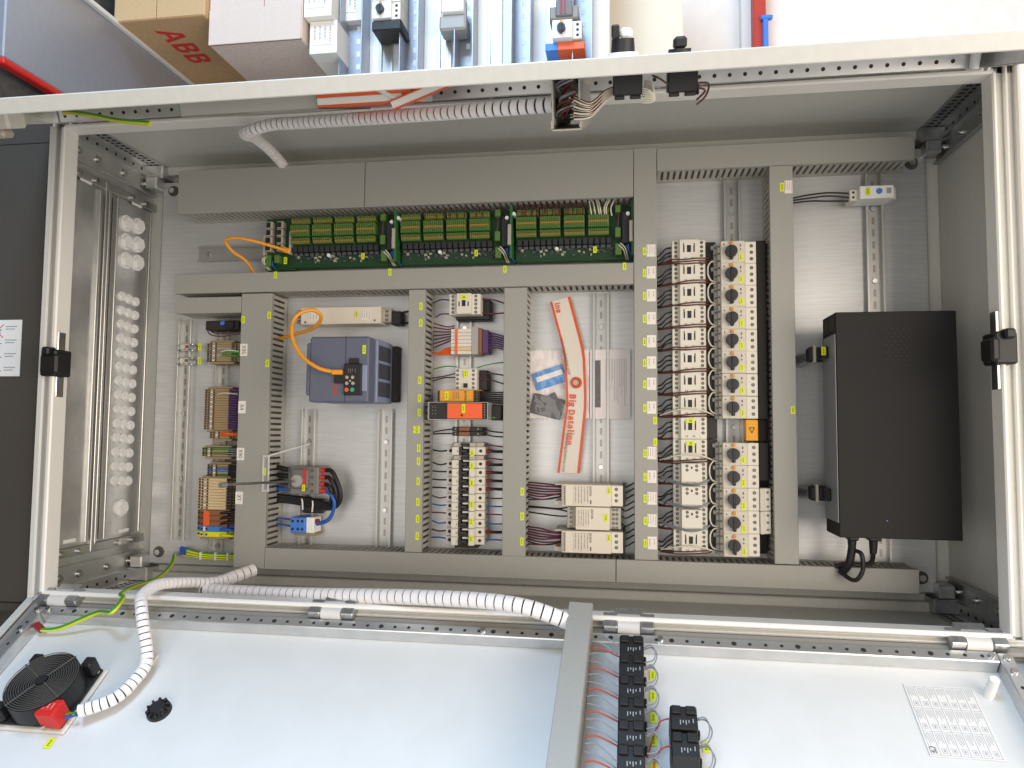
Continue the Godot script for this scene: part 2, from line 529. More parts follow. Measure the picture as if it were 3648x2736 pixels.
func build_cabinet() -> void:
	var o := thing("switch_cabinet", "light grey steel switch cabinet with both doors open and components inside", "cabinet", Vector3(-900, 0, 0))
	var off := Vector3(900, 0, 0)
	# shell
	part("rear_panel", bx(-900, 886, -104, -100, -496, 496), M.paint, o, off)
	part("wall_panel", bx(-900, 888, -100, 278, -493, -490), M.paint, o, off)
	part("wall_panel", bx(-900, 888, -100, 278, 490, 493), M.paint, o, off)
	part("top_panel", bx(886, 889, -100, 278, -490, 490), M.paint, o, off)
	# rear frame profiles beside the mounting plate
	for s in [-1.0, 1.0]:
		var st := S()
		ab(st, -900, 886, -60, -28, s * 455, s * 490, 3)
		ab(st, -900, 886, -28, -6, s * 470, s * 490, 2)
		part("rear_profile", st, M.paint, o, off)
	for x in [[-902.0, -862.0, -842.0], [886.0, 858.0, 848.0]]:
		var st := S()
		ab(st, x[0], x[1], -60, -22, -455, 455, 3)
		ab(st, x[1], x[2], -60, -34, -455, 455, 2)
		part("rear_profile", st, M.paint, o, off)
	# front frame: sealing lip, channel and outer flange
	var lip := S()
	ab(lip, -873, -863, 262, 301, -469, 461, 2.5)
	ab(lip, 843, 850, 262, 301, -469, 461, 2.5)
	ab(lip, -873, 850, 262, 301, -469, -460, 2.5)
	ab(lip, -873, 850, 262, 301, 451, 460, 2.5)
	part("sealing_lip", lip, M.lip, o, off)
	var ch := S()
	ab(ch, -906, -873, 270, 279, -500, 493)
	ab(ch, 850, 890, 270, 279, -500, 493)
	ab(ch, -906, 890, 270, 279, -500, -469)
	ab(ch, -906, 890, 270, 279, 460, 493)
	part("frame_channel", ch, M.paint, o, off)
	var fl := S()
	ab(fl, -908, -893, 240, 291, -500, 498, 3)
	ab(fl, 868, 874, 279, 287, -495, 490, 2)
	ab(fl, 884, 893, 240, 290, -500, 498, 3)
	ab(fl, -908, 893, 240, 289, 489, 498, 3)
	ab(fl, -908, 893, 240, 289, -503, -494, 3)
	ab(fl, -886, -880, 279, 286, -490, 485, 2)
	ab(fl, -880, 860, 279, 285, 470, 475, 2)
	part("outer_flange", fl, M.paint_white, o, off)
	# the cable entry side with its sliding gland plates
	var gp := S()
	ab(gp, -888, -885, -2, 122, -378, 378, 0.6)
	ab(gp, -888, -883, 176, 266, -378, 378, 0.6)
	ab(gp, -894, -890, -30, 270, -455, 455)
	var g := part("gland_plate", gp, M.galv, o, off)
	var gr := S()
	ab(gr, -887, -874, 119, 124, -378, 378, 1)
	ab(gr, -886, -880, 138, 143, -400, 400, 1)
	ab(gr, -886, -878, 152, 157, -400, 400, 1)
	ab(gr, -886, -876, 170, 177, -378, 378, 1)
	ab(gr, -888, -882, -8, -3, -378, 378, 1)
	for z in [-402.0, 384.0]:
		ab(gr, -888, -880, -30, 268, z, z + 18, 1.2)
	part("sliding_rail", gr, M.rail, g)
	var sl := S()
	for z in [-386.0, 366.0]:
		for y in [30.0, 196.0]:
			ab(sl, -884, -882.4, y, y + 34, z, z + 7)
	part("slot", sl, M.white_plain, g)
	var gb := S()
	for z in [-392.0, 393.0]:
		for y in [24.0, 72.0, 190.0, 238.0]:
			cyl(gb, Vector3(-881, y, z), Vector3(-873, y, z), 6, -1, 8)
	part("bolt_head", gb, M.steel, g)
	var big: MeshInstance3D = null
	for p in [[85, -328], [44, -333], [84, -286], [42, -290], [82, -243], [41, -247], [62, 317]]:
		var at := Vector3(-885, p[0], p[1])
		if big == null:
			var st := S()
			cyl(st, Vector3(0, 0, 0), Vector3(6, 0, 0), 19, 19, 24)
			cyl(st, Vector3(6, 0, 0), Vector3(13, 0, 0), 16.5, 15.5, 6, true, false)
			big = part("blanking_plug", st, M.white_plain, g, at)
		else:
			again(big, g, at, "blanking_plug")
	var small: MeshInstance3D = null
	for k in 14:
		for j in 3:
			var z := -160.0 + 31.9 * k + (k * 0.0) + j * 2.0
			var at := Vector3(-885, 86 - 24 * j, z)
			if small == null:
				var st := S()
				cyl(st, Vector3(0, 0, 0), Vector3(3, 0, 0), 11, 11, 18)
				cyl(st, Vector3(3, 0, 0), Vector3(7, 0, 0), 9.6, 9.0, 6, true, false)
				small = part("blanking_plug", st, M.white_plain, g, at)
			else:
				again(small, g, at, "blanking_plug")
	# depth braces in the four corners
	brace(o, -888 + 900, 1.0, -490, 1.0, M.galv)
	brace(o, -888 + 900, 1.0, 490, -1.0, M.galv)
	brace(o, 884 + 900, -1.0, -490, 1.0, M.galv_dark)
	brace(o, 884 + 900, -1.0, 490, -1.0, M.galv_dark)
	# lock strikers on both end frames
	for e in [[-868.0, 12.0, 1.0], [846.0, -2.0, -1.0]]:
		var x: float = e[0]
		var z: float = e[1]
		var st := S()
		ab(st, x - 17, x + 17, 268, 312, z - 26, z + 26, 3)
		ab(st, x - 12, x + 26 * e[2], 280, 320, z - 16, z + 22, 4)
		ab(st, x - 6, x + 10, 300, 324, z - 30, z - 14, 3)
		var lk := part("lock_catch", st, M.black, o, off)
		part("lock_rod", bx(x + e[2] * 3 - 5, x + e[2] * 3 + 5, 276, 296, z - 62, z - 26, 1), M.steel, lk)
		part("lock_rod", bx(x + e[2] * 3 - 5, x + e[2] * 3 + 5, 276, 296, z + 26, z + 66, 1), M.steel, lk)
	# barcode sticker on the side wall
	var bar := S()
	var bo := part("barcode_sticker", S_box(bar, 318, 362, 205, 246, -489.6, -489.2), M.white, o, off)
	var bl := S()
	for k in 9:
		ab(bl, 322 + k * 1.8, 323 + k * 1.8, 210, 240, -489.2, -489.0)
		ab(bl, 344 + k * 1.8, 345.2 + k * 1.8, 212, 234, -489.2, -489.0)
	part("barcode", bl, M.grey_mid, bo)
	# mounting plate with bent edges and its corner bolts
	var mp := part("mounting_plate", bx(-846, 848, -3, 0, -449, 449, 0.8), M.plate, o, off)
	part("bent_edge", bx(-849, -846, -22, -1, -449, 449), M.plate, mp)
	part("bent_edge", bx(848, 851, -22, -1, -449, 449), M.plate, mp)
	var bw := S()
	var bh := S()
	for p in [[-823, -428], [-825, 423], [823, 421], [825, -418]]:
		cyl(bw, Vector3(p[0], 0, p[1]), Vector3(p[0], 3, p[1]), 13, 12, 20)
		cyl(bh, Vector3(p[0], 2, p[1]), Vector3(p[0], 8, p[1]), 7.5, 7, 6, true, false)
	part("washer", bw, M.seal, mp)
	part("plate_bolt", bh, M.steel, mp)
	build_doors(o)

func S_box(st: SurfaceTool, x0: float, x1: float, y0: float, y1: float, z0: float, z1: float) -> SurfaceTool:
	ab(st, x0, x1, y0, y1, z0, z1)
	return st

func door(o: Node3D, frame: Transform3D, zs: float, called: String) -> Node3D:
	# zs: +1 when z grows away from the hinge, -1 when it grows towards it
	var d := Node3D.new()
	d.name = called
	o.add_child(d, true)
	d.transform = mmx(Transform3D(Basis.IDENTITY, Vector3(900, 0, 0)) * frame)
	var Z := func(v: float) -> float: return v * zs
	var W := 492.0
	part("panel", bx(-903, 890, -2, 0, Z.call(-22), Z.call(W)), M.door_paint, d)
	var fl := S()
	ab(fl, -903, 890, 0, 22, Z.call(-28), Z.call(-22), 2)
	ab(fl, -903, 890, 16, 22, Z.call(-22), Z.call(-15), 1)
	ab(fl, -903, 890, -2, 19, Z.call(W - 1), Z.call(W + 2), 1.5)
	ab(fl, -906, -903, -2, 22, Z.call(-28), Z.call(W + 2), 1)
	ab(fl, -903, -890, 17, 22, Z.call(-22), Z.call(W), 1)
	ab(fl, 888, 891, -2, 22, Z.call(-28), Z.call(W + 2), 1)
	ab(fl, 876, 888, 17, 22, Z.call(-22), Z.call(W), 1)
	part("edge_flange", fl, M.paint, d)
	var se := S()
	ab(se, -888, 874, 10, 20, Z.call(-15), Z.call(2), 4)
	ab(se, -888, 874, 8, 16, Z.call(W - 14), Z.call(W - 2), 3)
	ab(se, -889, -872, 10, 19, Z.call(-14), Z.call(W - 2), 4)
	ab(se, 858, 875, 10, 19, Z.call(-14), Z.call(W - 2), 4)
	part("seal", se, M.seal_light, d)
	if zs > 0:
		perforated(d, "perforated_rail", -846, 816, 2, 22, 0, 25, true, M.galv, 3.0, true)
		perforated(d, "perforated_rail", -846, 816, W - 40, W - 20, 0, 25, true, M.galv, 3.0)
	else:
		# here the rail's inner side faces the viewer
		var rs := S()
		ab(rs, -846, 800, 0, 25, -56, -34, 1.5)
		var rl := part("perforated_rail", rs, M.galv, d)
		var rh := S()
		for k in 65:
			cyl(rh, Vector3(-832 + k * 25.0, 12.5, -55), Vector3(-832 + k * 25.0, 12.5, -56.2), 3.4, -1, 10)
		part("hole_row", rh, M.well, rl)
	perforated(d, "perforated_rail", -868, -847, minf(Z.call(4), Z.call(W - 20)), maxf(Z.call(4), Z.call(W - 20)), 0, 25, false, M.galv, 3.0)
	perforated(d, "perforated_rail", 817, 838, minf(Z.call(4), Z.call(W - 20)), maxf(Z.call(4), Z.call(W - 20)), 0, 25, false, M.galv, 3.0)
	var bo := S()
	for p in [[-836, 12], [-857, 14], [806, 12], [828, 14], [828, 40], [0, 12], [300, 12], [-857, 60]]:
		cyl(bo, Vector3(p[0], 25, Z.call(p[1])), Vector3(p[0], 30, Z.call(p[1])), 6, 5, 8)
	part("rail_bolts", bo, M.steel, d)
	var hinge: Node3D = null
	for x in [-280.0, 248.0, 794.0, -828.0]:
		var st := S()
		ab(st, x - 43, x - 19, 12, 37, Z.call(-34), Z.call(0), 2)
		ab(st, x + 19, x + 43, 12, 37, Z.call(-34), Z.call(0), 2)
		ab(st, x - 24, x + 24, 16, 30, Z.call(-52), Z.call(-30), 2)
		ab(st, x - 31, x - 30, 37, 37.4, Z.call(-26), Z.call(-8))
		ab(st, x + 30, x + 31, 37, 37.4, Z.call(-26), Z.call(-8))
		hinge = part("hinge", st, M.galv_dark, d)
		var kn := S()
		cyl(kn, Vector3(x - 18.5, 26, Z.call(-10)), Vector3(x + 18.5, 26, Z.call(-10)), 11, -1, 20)
		part("hinge_pin", kn, M.paint_white, hinge)
	return d

func build_doors(o: Node3D) -> void:
	var lo := door(o, low_door, 1.0, "door")
	lo.set_meta("label", "wide open door showing its white inner face")
	var up := door(o, up_door, -1.0, "door")
	up.set_meta("label", "half open door seen along its edge")
	# white retaining pegs
	for f in [lo, up]:
		var st := S()
		var s := 1.0 if f == lo else -1.0
		cyl(st, Vector3(787 if f == lo else 797, 0, s * 66), Vector3(787 if f == lo else 797, 38 if f == lo else 27, s * 66), 8, 7, 12)
		part("peg", st, M.white_plain, f)

# ---------------------------------------------------------------- ducts and rails
func ducts() -> void:
	var A := duct("wide grey duct above the green circuit boards, its cover in two lengths", -758, 260, -446, -346, true, [-317])
	var J := duct("grey duct along the upper edge above the motor starters", 308, 803, -445, -398, true)
	var B := duct("grey duct with white labels beside the contactor leads", 261, 307, -447, 391, false, [])
	var C := duct("grey duct between the motor starters and the black computer", 529, 574, -397, 390, false)
	var D := duct("long grey duct along the lower edge of the mounting plate", -523, 790, 392, 437, true, [224])
	var E := duct("broad grey duct bearing the white X terminal labels", -595, -524, -161, 437, false)
	var F := duct("grey duct right below the green circuit boards", -757, 260, -208, -164, true, [])
	duct("short grey stub duct ending over the terminal blocks", -754, -596, -155, -119, true)
	var H := duct("grey duct between the frequency converter and the miniature breakers", -213, -177, -162, 391, false)
	var I := duct("grey duct between the miniature breakers and the document bag", -7, 41, -162, 392, false)
	var zb := [-232, -187, -140, -93, -46, -3, 40, 88, 179, 226, 269, 313, 357]
	for k in zb.size():
		stick(B, "description_label", M.white_lab if k in [0, 8, 10, 11] else M.white_lab_b, 295.5, zb[k], 18, 25)
		stick(B, "yellow_label", M.yel, 282, zb[k] + 1, 6.5, 16)
	for p in [[302, 114], [302, 157]]:
		stick(B, "yellow_label", M.yel, p[0], p[1], 7, 15)
	for z in [-126, -90, 32, 70, 100, 132, 140, 175, 202, 244, 287, 322, 357]:
		if z in [132, 140]:
			stick(H, "yellow_label", M.yel, -191, z, 14, 7)
		else:
			stick(H, "yellow_label", M.yel, -186, z, 7, 16)
	for z in [261, 311, 362]:
		stick(I, "yellow_label", M.yel, 34, z, 7, 16)
	for x in [-517, -256, -6, 242]:
		stick(F, "yellow_label", M.yel, x, -201, 7, 15)
	for p in [[-529, -112], [-530, -6], [-530, 229], [-590, -103]]:
		stick(E, "yellow_label", M.yel, p[0], p[1], 8, 16)
	var names := ["X95", "X4", "X90", "X1"]
	var zs := [-36, 90, 192, 287]
	for k in 4:
		stick(E, "white_label", M.white, -586, zs[k], 17, 27)
		var p: Vector3 = (cab.affine_inverse() * E.transform.origin) / MM
		lettering(E, names[k], Vector3(-586, 81.7, zs[k]) - p, 8.5, M.well)
	stick(C, "yellow_label", M.yel, 567, 92, 8, 15)
	stick(C, "yellow_label", M.yel, 553, -353, 8, 18)
	stick(C, "description_label", M.white_lab, 565.5, -353, 15, 26)

func rails() -> void:
	var proto: Node3D = null
	# x centre, z from, z to (rails that run across) and x from, x to, z centre for the one along
	var list := [[-774, -118, 394, "bare mounting rail carrying only two spring shield clamps"], [-678, -118, 417, "mounting rail carrying the terminal blocks"],
		[-464, 92, 404, "mounting rail under the grey main switch"], [-283, 92, 398, "empty mounting rail beside the main switch cables"],
		[-107, -160, 390, "mounting rail under the relays and miniature breakers"], [192, -160, 392, "mounting rail behind the document bag"],
		[466, -396, 390, "mounting rail under the motor starters"], [371, -240, 380, "mounting rail under the contactors"], [748, -397, 391, "mounting rail behind the black computer and the blue dial module"]]
	for r in list:
		var l: float = r[2] - r[1]
		var o := thing("mounting_rail", r[3], "rail", Vector3(r[0], 0.3, (r[1] + r[2]) / 2.0), "steel mounting rails on the plate")
		var st := S()
		ab(st, -13.5, 13.5, 0, 1.2, -l / 2, l / 2)
		ab(st, -13.5, -12.3, 1.2, 12.5, -l / 2, l / 2)
		ab(st, 12.3, 13.5, 1.2, 12.5, -l / 2, l / 2)
		ab(st, -17.5, -12.3, 12.5, 13.8, -l / 2, l / 2, 0.4)
		ab(st, 12.3, 17.5, 12.5, 13.8, -l / 2, l / 2, 0.4)
		part("rail_profile", st, M.rail, o)
		var sl := S()
		var sc := S()
		var k := 0
		var z := -l / 2 + 14.0
		while z < l / 2 - 20:
			if k % 6 == 2:
				cyl(sc, Vector3(0, 1.2, z + 8), Vector3(0, 5, z + 8), 6, 5, 10)
			else:
				ab(sl, -2.6, 2.6, 1.2, 1.5, z, z + 15)
			z += 25
			k += 1
		part("slot_row", sl, M.screw, o)
		part("rail_screws", sc, M.steel, o)
	var o := thing("mounting_rail", "short mounting rail leading to the circuit boards with the orange cable over it", "rail", Vector3(-660, 0.3, -272), "steel mounting rails on the plate")
	var st := S()
	ab(st, -90, 92, 0, 1.2, -14, 14)
	ab(st, -90, 92, 1.2, 6.5, -14, -12.6)
	ab(st, -90, 92, 1.2, 6.5, 12.6, 14)
	ab(st, -90, 92, 6.5, 7.7, -18, -12.6, 0.4)
	ab(st, -90, 92, 6.5, 7.7, 12.6, 18, 0.4)
	part("rail_profile", st, M.rail, o)
	var sc := S()
	cyl(sc, Vector3(-66, 1.2, 0), Vector3(-66, 5, 0), 6, 5, 10)
	part("rail_screws", sc, M.steel, o)

# ---------------------------------------------------------------- motor starters and contactors
const NTH := ["first", "second", "third", "fourth", "fifth", "sixth", "seventh", "eighth", "ninth", "tenth", "eleventh", "twelfth", "thirteenth", "fourteenth"]

func wires(o: Node3D, called: String, list: Array, r: float, m: Material) -> void:
	for w in list:
		var st := S()
		cable(st, w, r, 6, 5)
		part(called, st, m, o)

func make_starter() -> Node3D:
	var o := thing("motor_starter", "", "motor starter", Vector3(453, 8, 0), "motor starters with black rotary knobs")
	var st := S()
	ab(st, -24, 50, 0, 58, -22.2, 22.2, 1.0)
	ab(st, -20, 27, 58, 74, -22.2, 22.2, 1.2)
	part("housing", st, M.ivory, o)
	part("terminal_strip", bx(28, 50, 58, 64, -22, 22, 0.8), M.ivory_light, o)
	screws(o, [Vector3(41, 64, -13), Vector3(41, 64, 0), Vector3(41, 64, 13)], 3.4)
	screws(o, [Vector3(-22, 58, -15), Vector3(-22, 58, 0), Vector3(-22, 58, 15)], 2.2, true, "side_screw")
	var ps := S()
	ab(ps, -31, -24, 0, 50, -22, 22, 1)
	ab(ps, -36, -30, 36, 46, -20, -12, 1)
	ab(ps, -35, -30, 36, 44, 8, 14, 1)
	part("contact_block", ps, M.grey_plastic, o)
	screws(o, [Vector3(-27.5, 50, -14), Vector3(-27.5, 50, 1), Vector3(-27.5, 50, 15)], 2.6, true, "block_screw")
	var kn := S()
	cyl(kn, Vector3(0, 74, 0), Vector3(0, 86, 0), 12, 11.4, 24)
	ab(kn, -3.2, 3.2, 74, 86.6, 6, 17, 1.5)
	ab(kn, -2.4, 2.4, 86, 88, -9, 9, 0.8)
	part("rotary_knob", kn, M.knob, o)
	var la := S()
	cyl(la, Vector3(0.5, 74, -17.5), Vector3(0.5, 77, -17.5), 4, 3.4, 14)
	part("trip_button", la, M.orange_lamp, o)
	var mk := S()
	ab(mk, -15, -12.5, 74, 74.3, -17, -14)
	ab(mk, 17, 19.5, 74, 74.3, -15, -10)
	ab(mk, 17, 19.5, 74, 74.3, -6, -3)
	part("printed_marks", mk, M.dark_print, o)
	label_on(o, "yellow_label", M.yel, 15, 22.5, 74.9, 4, 19)
	return o

func make_contactor() -> Node3D:
	var o := thing("contactor", "", "contactor", Vector3(371.5, 8, 0), "white contactors wired to the motor starters")
	var st := S()
	ab(st, -33.5, 33.5, 4, 56, -22.2, 22.2, 1.0)
	part("housing", st, M.ivory_light, o)
	var ce := S()
	ab(ce, -19, 19, 56, 66, -22.2, 22.2, 1.2)
	part("centre_block", ce, M.ivory_light, o)
	var q: Array = []
	for x in [-25.5, 26.0]:
		for k in 4:
			q.append(Vector3(x, 56, -17.0 + 9.0 * k))
	screws(o, q, 3.2)
	var d := S()
	ab(d, -4, 4, 66, 66.4, -10, 4.5)
	for s in [-1.0, 1.0]:
		ab(d, s * 11.5, s * 8.8, 66, 66.4, -9, 4.5)
		ab(d, s * 11.5, s * 9.6, 66, 66.4, -14, -9)
	part("window", d, M.well, o)
	var mk := S()
	for x in [-9.0, -6.0, 5.0, 8.0]:
		ab(mk, x, x + 1.2, 66, 66.3, 15, 19)
	part("printed_marks", mk, M.dark_print, o)
	# black side with the coupling to the starter
	part("coupling", bx(34, 56, 0, 38, -22, 22, 1), M.black, o)
	return o

func starters() -> void:
	var zs := [-225, -180.5, -136, -91.5, -47, -3, 42, 87, 179, 223.5, 268, 312.5, 357]
	var c0 := make_starter()
	for k in zs.size():
		var where: String = ("%s from the top of the unbroken row of eight" % NTH[k]) if k < 8 else ("%s below the yellow warning cover" % NTH[k - 8])
		var label := "motor starter with black rotary knob, " + where
		var at := Vector3(453, 8, zs[k])
		var o: Node3D = c0 if k == 0 else dup(c0, at, label)
		if k == 0:
			o.transform = cab * mmx(Transform3D(Basis.IDENTITY, at))
			o.set_meta("label", label)
	# white jumper loops between the starters' left contact blocks
	var n := 0
	for k in zs.size() - 1:
		if k == 7:
			continue
		n += 1
		var z0: float = zs[k] + 15
		var z1: float = zs[k + 1] + 12
		var o := thing("jumper_wire", "white jumper loop left of the starters, %s from the top" % NTH[n - 1], "wire", Vector3(424, 58, z0), "white jumper loops")
		var st := S()
		cable(st, [Vector3(2, 0, 0), Vector3(-8, 8, 1), Vector3(-14, 10, 10), Vector3(-15, 10, (z1 - z0) * 0.5), Vector3(-14, 10, z1 - z0 - 12), Vector3(-9, 8, z1 - z0 - 3), Vector3(2, 0, z1 - z0)], 1.5, 6, 5)
		part("wire_loop", st, M.wire_white, o)
	# contactors
	var zc: Array = []
	for k in 8:
		zc.append(-233 + 45 * k)
	for k in 6:
		zc.append(128 + 45 * k)
	var p0 := make_contactor()
	rng.seed = 77
	for k in zc.size():
		var where := ""
		if k < 8:
			where = "%s from the top of its column" % NTH[k]
		else:
			where = ["yellow labelled, upper of the pair beside the warning cover", "yellow labelled, lower of the pair beside the warning cover", "under the uppermost white auxiliary block", "under the middle white auxiliary block", "under the lowest white auxiliary block", "lowest of its column"][k - 8]
		var label := "white contactor, " + where
		var at := Vector3(371.5, 8, zc[k])
		var o: Node3D = p0 if k == 0 else dup(p0, at, label)
		if k == 0:
			o.transform = cab * mmx(Transform3D(Basis.IDENTITY, at))
			o.set_meta("label", label)
	for k in zc.size():
		# its leads into the duct, as parts of a wire set
		var o := thing("lead_set", "dark leads from duct to contactor, %s set from the top" % NTH[k], "wires", Vector3(322, 10, zc[k]), "dark lead sets left of the contactors")
		var a: Array = []
		for j in 3:
			var dz := -12.0 + j * 9.0
			var y := 34.0 + rng.randf() * 12
			var bend := rng.randf_range(2, 9)
			a.append([Vector3(-18, y - 18, dz + 14 + rng.randf() * 5), Vector3(-6, y + 2, dz + 10 + bend), Vector3(4, y + 6, dz + bend), Vector3(17, y, dz)])
		wires(o, "black_lead", a, 1.7, M.wire_black)
		var b: Array = []
		for j in 2:
			b.append([Vector3(-18, 26, 16 + j * 6), Vector3(-4, 42, 22 + j * 2), Vector3(16, 56, 20.0 + j * 3)])
		wires(o, "brown_lead", b, 1.5, M.wire_brown)
	# brown wires drawn across the fronts of the contactors
	var nb := 0
	for k in [0, 1, 2, 3, 4, 5, 6, 7, 9, 13]:
		var z: float = zc[k] + 21
		var o := thing("control_wire", "brown control wires crossing the contactor column, %s crossing from the top" % NTH[nb], "wires", Vector3(371, 64, z), "brown wires across the contactors")
		nb += 1
		var a: Array = []
		for j in (3 if k == 0 else 2):
			var t := rng.randf_range(-4, 2)
			a.append([Vector3(-58, -12, 4), Vector3(-32, 6, 1 + t + j * 4), Vector3(-10, 12, -1 + j * 4.5), Vector3(14, 12, -3 + j * 5.0), Vector3(34, 6, -4 + j * 5), Vector3(44, -12, -6 + j * 5)])
		wires(o, "brown_wire", a, 1.4, M.wire_brown)
		if k in [7, 9, 13]:
			wires(o, "white_wire", [[Vector3(-58, -10, 0), Vector3(-32, 10, -9), Vector3(-5, 16, -13), Vector3(20, 15, -11), Vector3(40, 4, -4), Vector3(50, -14, 0)]], 1.5, M.wire_white)
	# grey loops past the auxiliary blocks
	for k in [10, 11, 12]:
		var o := thing("control_wire", "grey wires looping under the %s white auxiliary block" % ["uppermost", "middle", "lowest"][k - 10], "wires", Vector3(371, 64, zc[k] + 20), "grey loops under the auxiliary blocks")
		wires(o, "grey_wire", [[Vector3(-58, -14, -12), Vector3(-34, 4, -4), Vector3(-8, 12, 2), Vector3(14, 12, 1), Vector3(36, 4, -6), Vector3(40, -12, -10)], [Vector3(-58, -14, -8), Vector3(-34, 2, 0), Vector3(-8, 10, 5), Vector3(14, 10, 4), Vector3(34, 2, -3), Vector3(40, -14, -8)]], 1.5, M.wire_grey)
	# white auxiliary blocks
	var ax: Node3D = null
	for k in [10, 11, 12]:
		var at := Vector3(371.5, 74, zc[k] - 2)
		var label: String = "white auxiliary contact block clipped on a contactor, %s of three" % ["uppermost", "middle", "lowest"][k - 10]
		if ax == null:
			ax = thing("auxiliary_block", label, "contact block", at, "white auxiliary contact blocks")
			part("housing", bx(-20, 20, 0, 26, -18, 18, 1.2), M.ivory_light, ax)
			screws(ax, [Vector3(-9, 26, -13), Vector3(9.5, 26, -13), Vector3(-9, 26, -5), Vector3(9.5, 26, -5)], 3.0)
			part("window", bx(-1.6, 1.6, 26, 26.4, -12, -7.5), M.well, ax)
		else:
			dup(ax, at, label)
	for k in [8, 9]:
		var o := thing("yellow_tag", "yellow name tag on the %s yellow labelled contactor" % ["upper", "lower"][k - 8], "label", Vector3(372, 74.9, zc[k] - 14), "yellow tags on contactors")
		label_on(o, "tag", M.yel, -8, 8, 0.6, -4, 4)
	# busbar and covers right of the starters
	var bb := thing("busbar", "black comb busbar running between motor starters and the labelled duct", "busbar", Vector3(516, 2, 60))
	var st := S()
	ab(st, -11, 8, 0, 60, -311, 50, 1.5)
	ab(st, -11, 8, 0, 60, 96, 172, 1.5)
	ab(st, -11, 8, 0, 36, 172, 318, 1.5)
	for k in 48:
		ab(st, 8, 12, 8, 52 if k < 37 else 34, -306 + k * 13.0, -299 + k * 13.0)
	ab(st, -11, 8, 0, 46, 50, 96, 1.5)
	part("busbar_body", st, M.black_rough, bb)
	var yw := thing("warning_cover", "yellow cover with a warning triangle in the gap between motor starters", "cover", Vector3(491, 8, 132))
	part("cover_body", bx(-12, 12, 0, 62, -21, 21, 1.5), M.amber, yw)
	var tr := S()
	for e in [[Vector3(-5, 62.4, -5), Vector3(5, 62.4, -5)], [Vector3(5, 62.4, -5), Vector3(0, 62.4, 5)], [Vector3(0, 62.4, 5), Vector3(-5, 62.4, -5)]]:
		cyl(tr, e[0], e[1], 0.7, -1, 5)
	part("warning_triangle", tr, M.well, yw)
	var gp := thing("gap_rail", "bare steel plate strip and twin rails in the gap between motor starters", "rail", Vector3(440, 1, 132))
	var gs := S()
	ab(gs, 36, 40, 0, 40, -22, 22)
	part("strip", gs, M.rail, gp)
	var ex: Node3D = null
	for k in 2:
		var at := Vector3(515, 8, 268 + 45 * k)
		var label: String = "white three screw terminal block at the right of the starters, %s" % ["upper one", "lower one"][k]
		if ex == null:
			ex = thing("feeder_terminal", label, "terminal block", at, "white feeder terminals")
			part("housing", bx(-11, 11, 0, 58, -22, 22, 1), M.ivory_light, ex)
			part("step", bx(-11, -2, 58, 66, -22, 22, 1), M.ivory, ex)
			screws(ex, [Vector3(5, 58, -14), Vector3(5, 58, 0), Vector3(5, 58, 14)], 2.6)
		else:
			dup(ex, at, label)

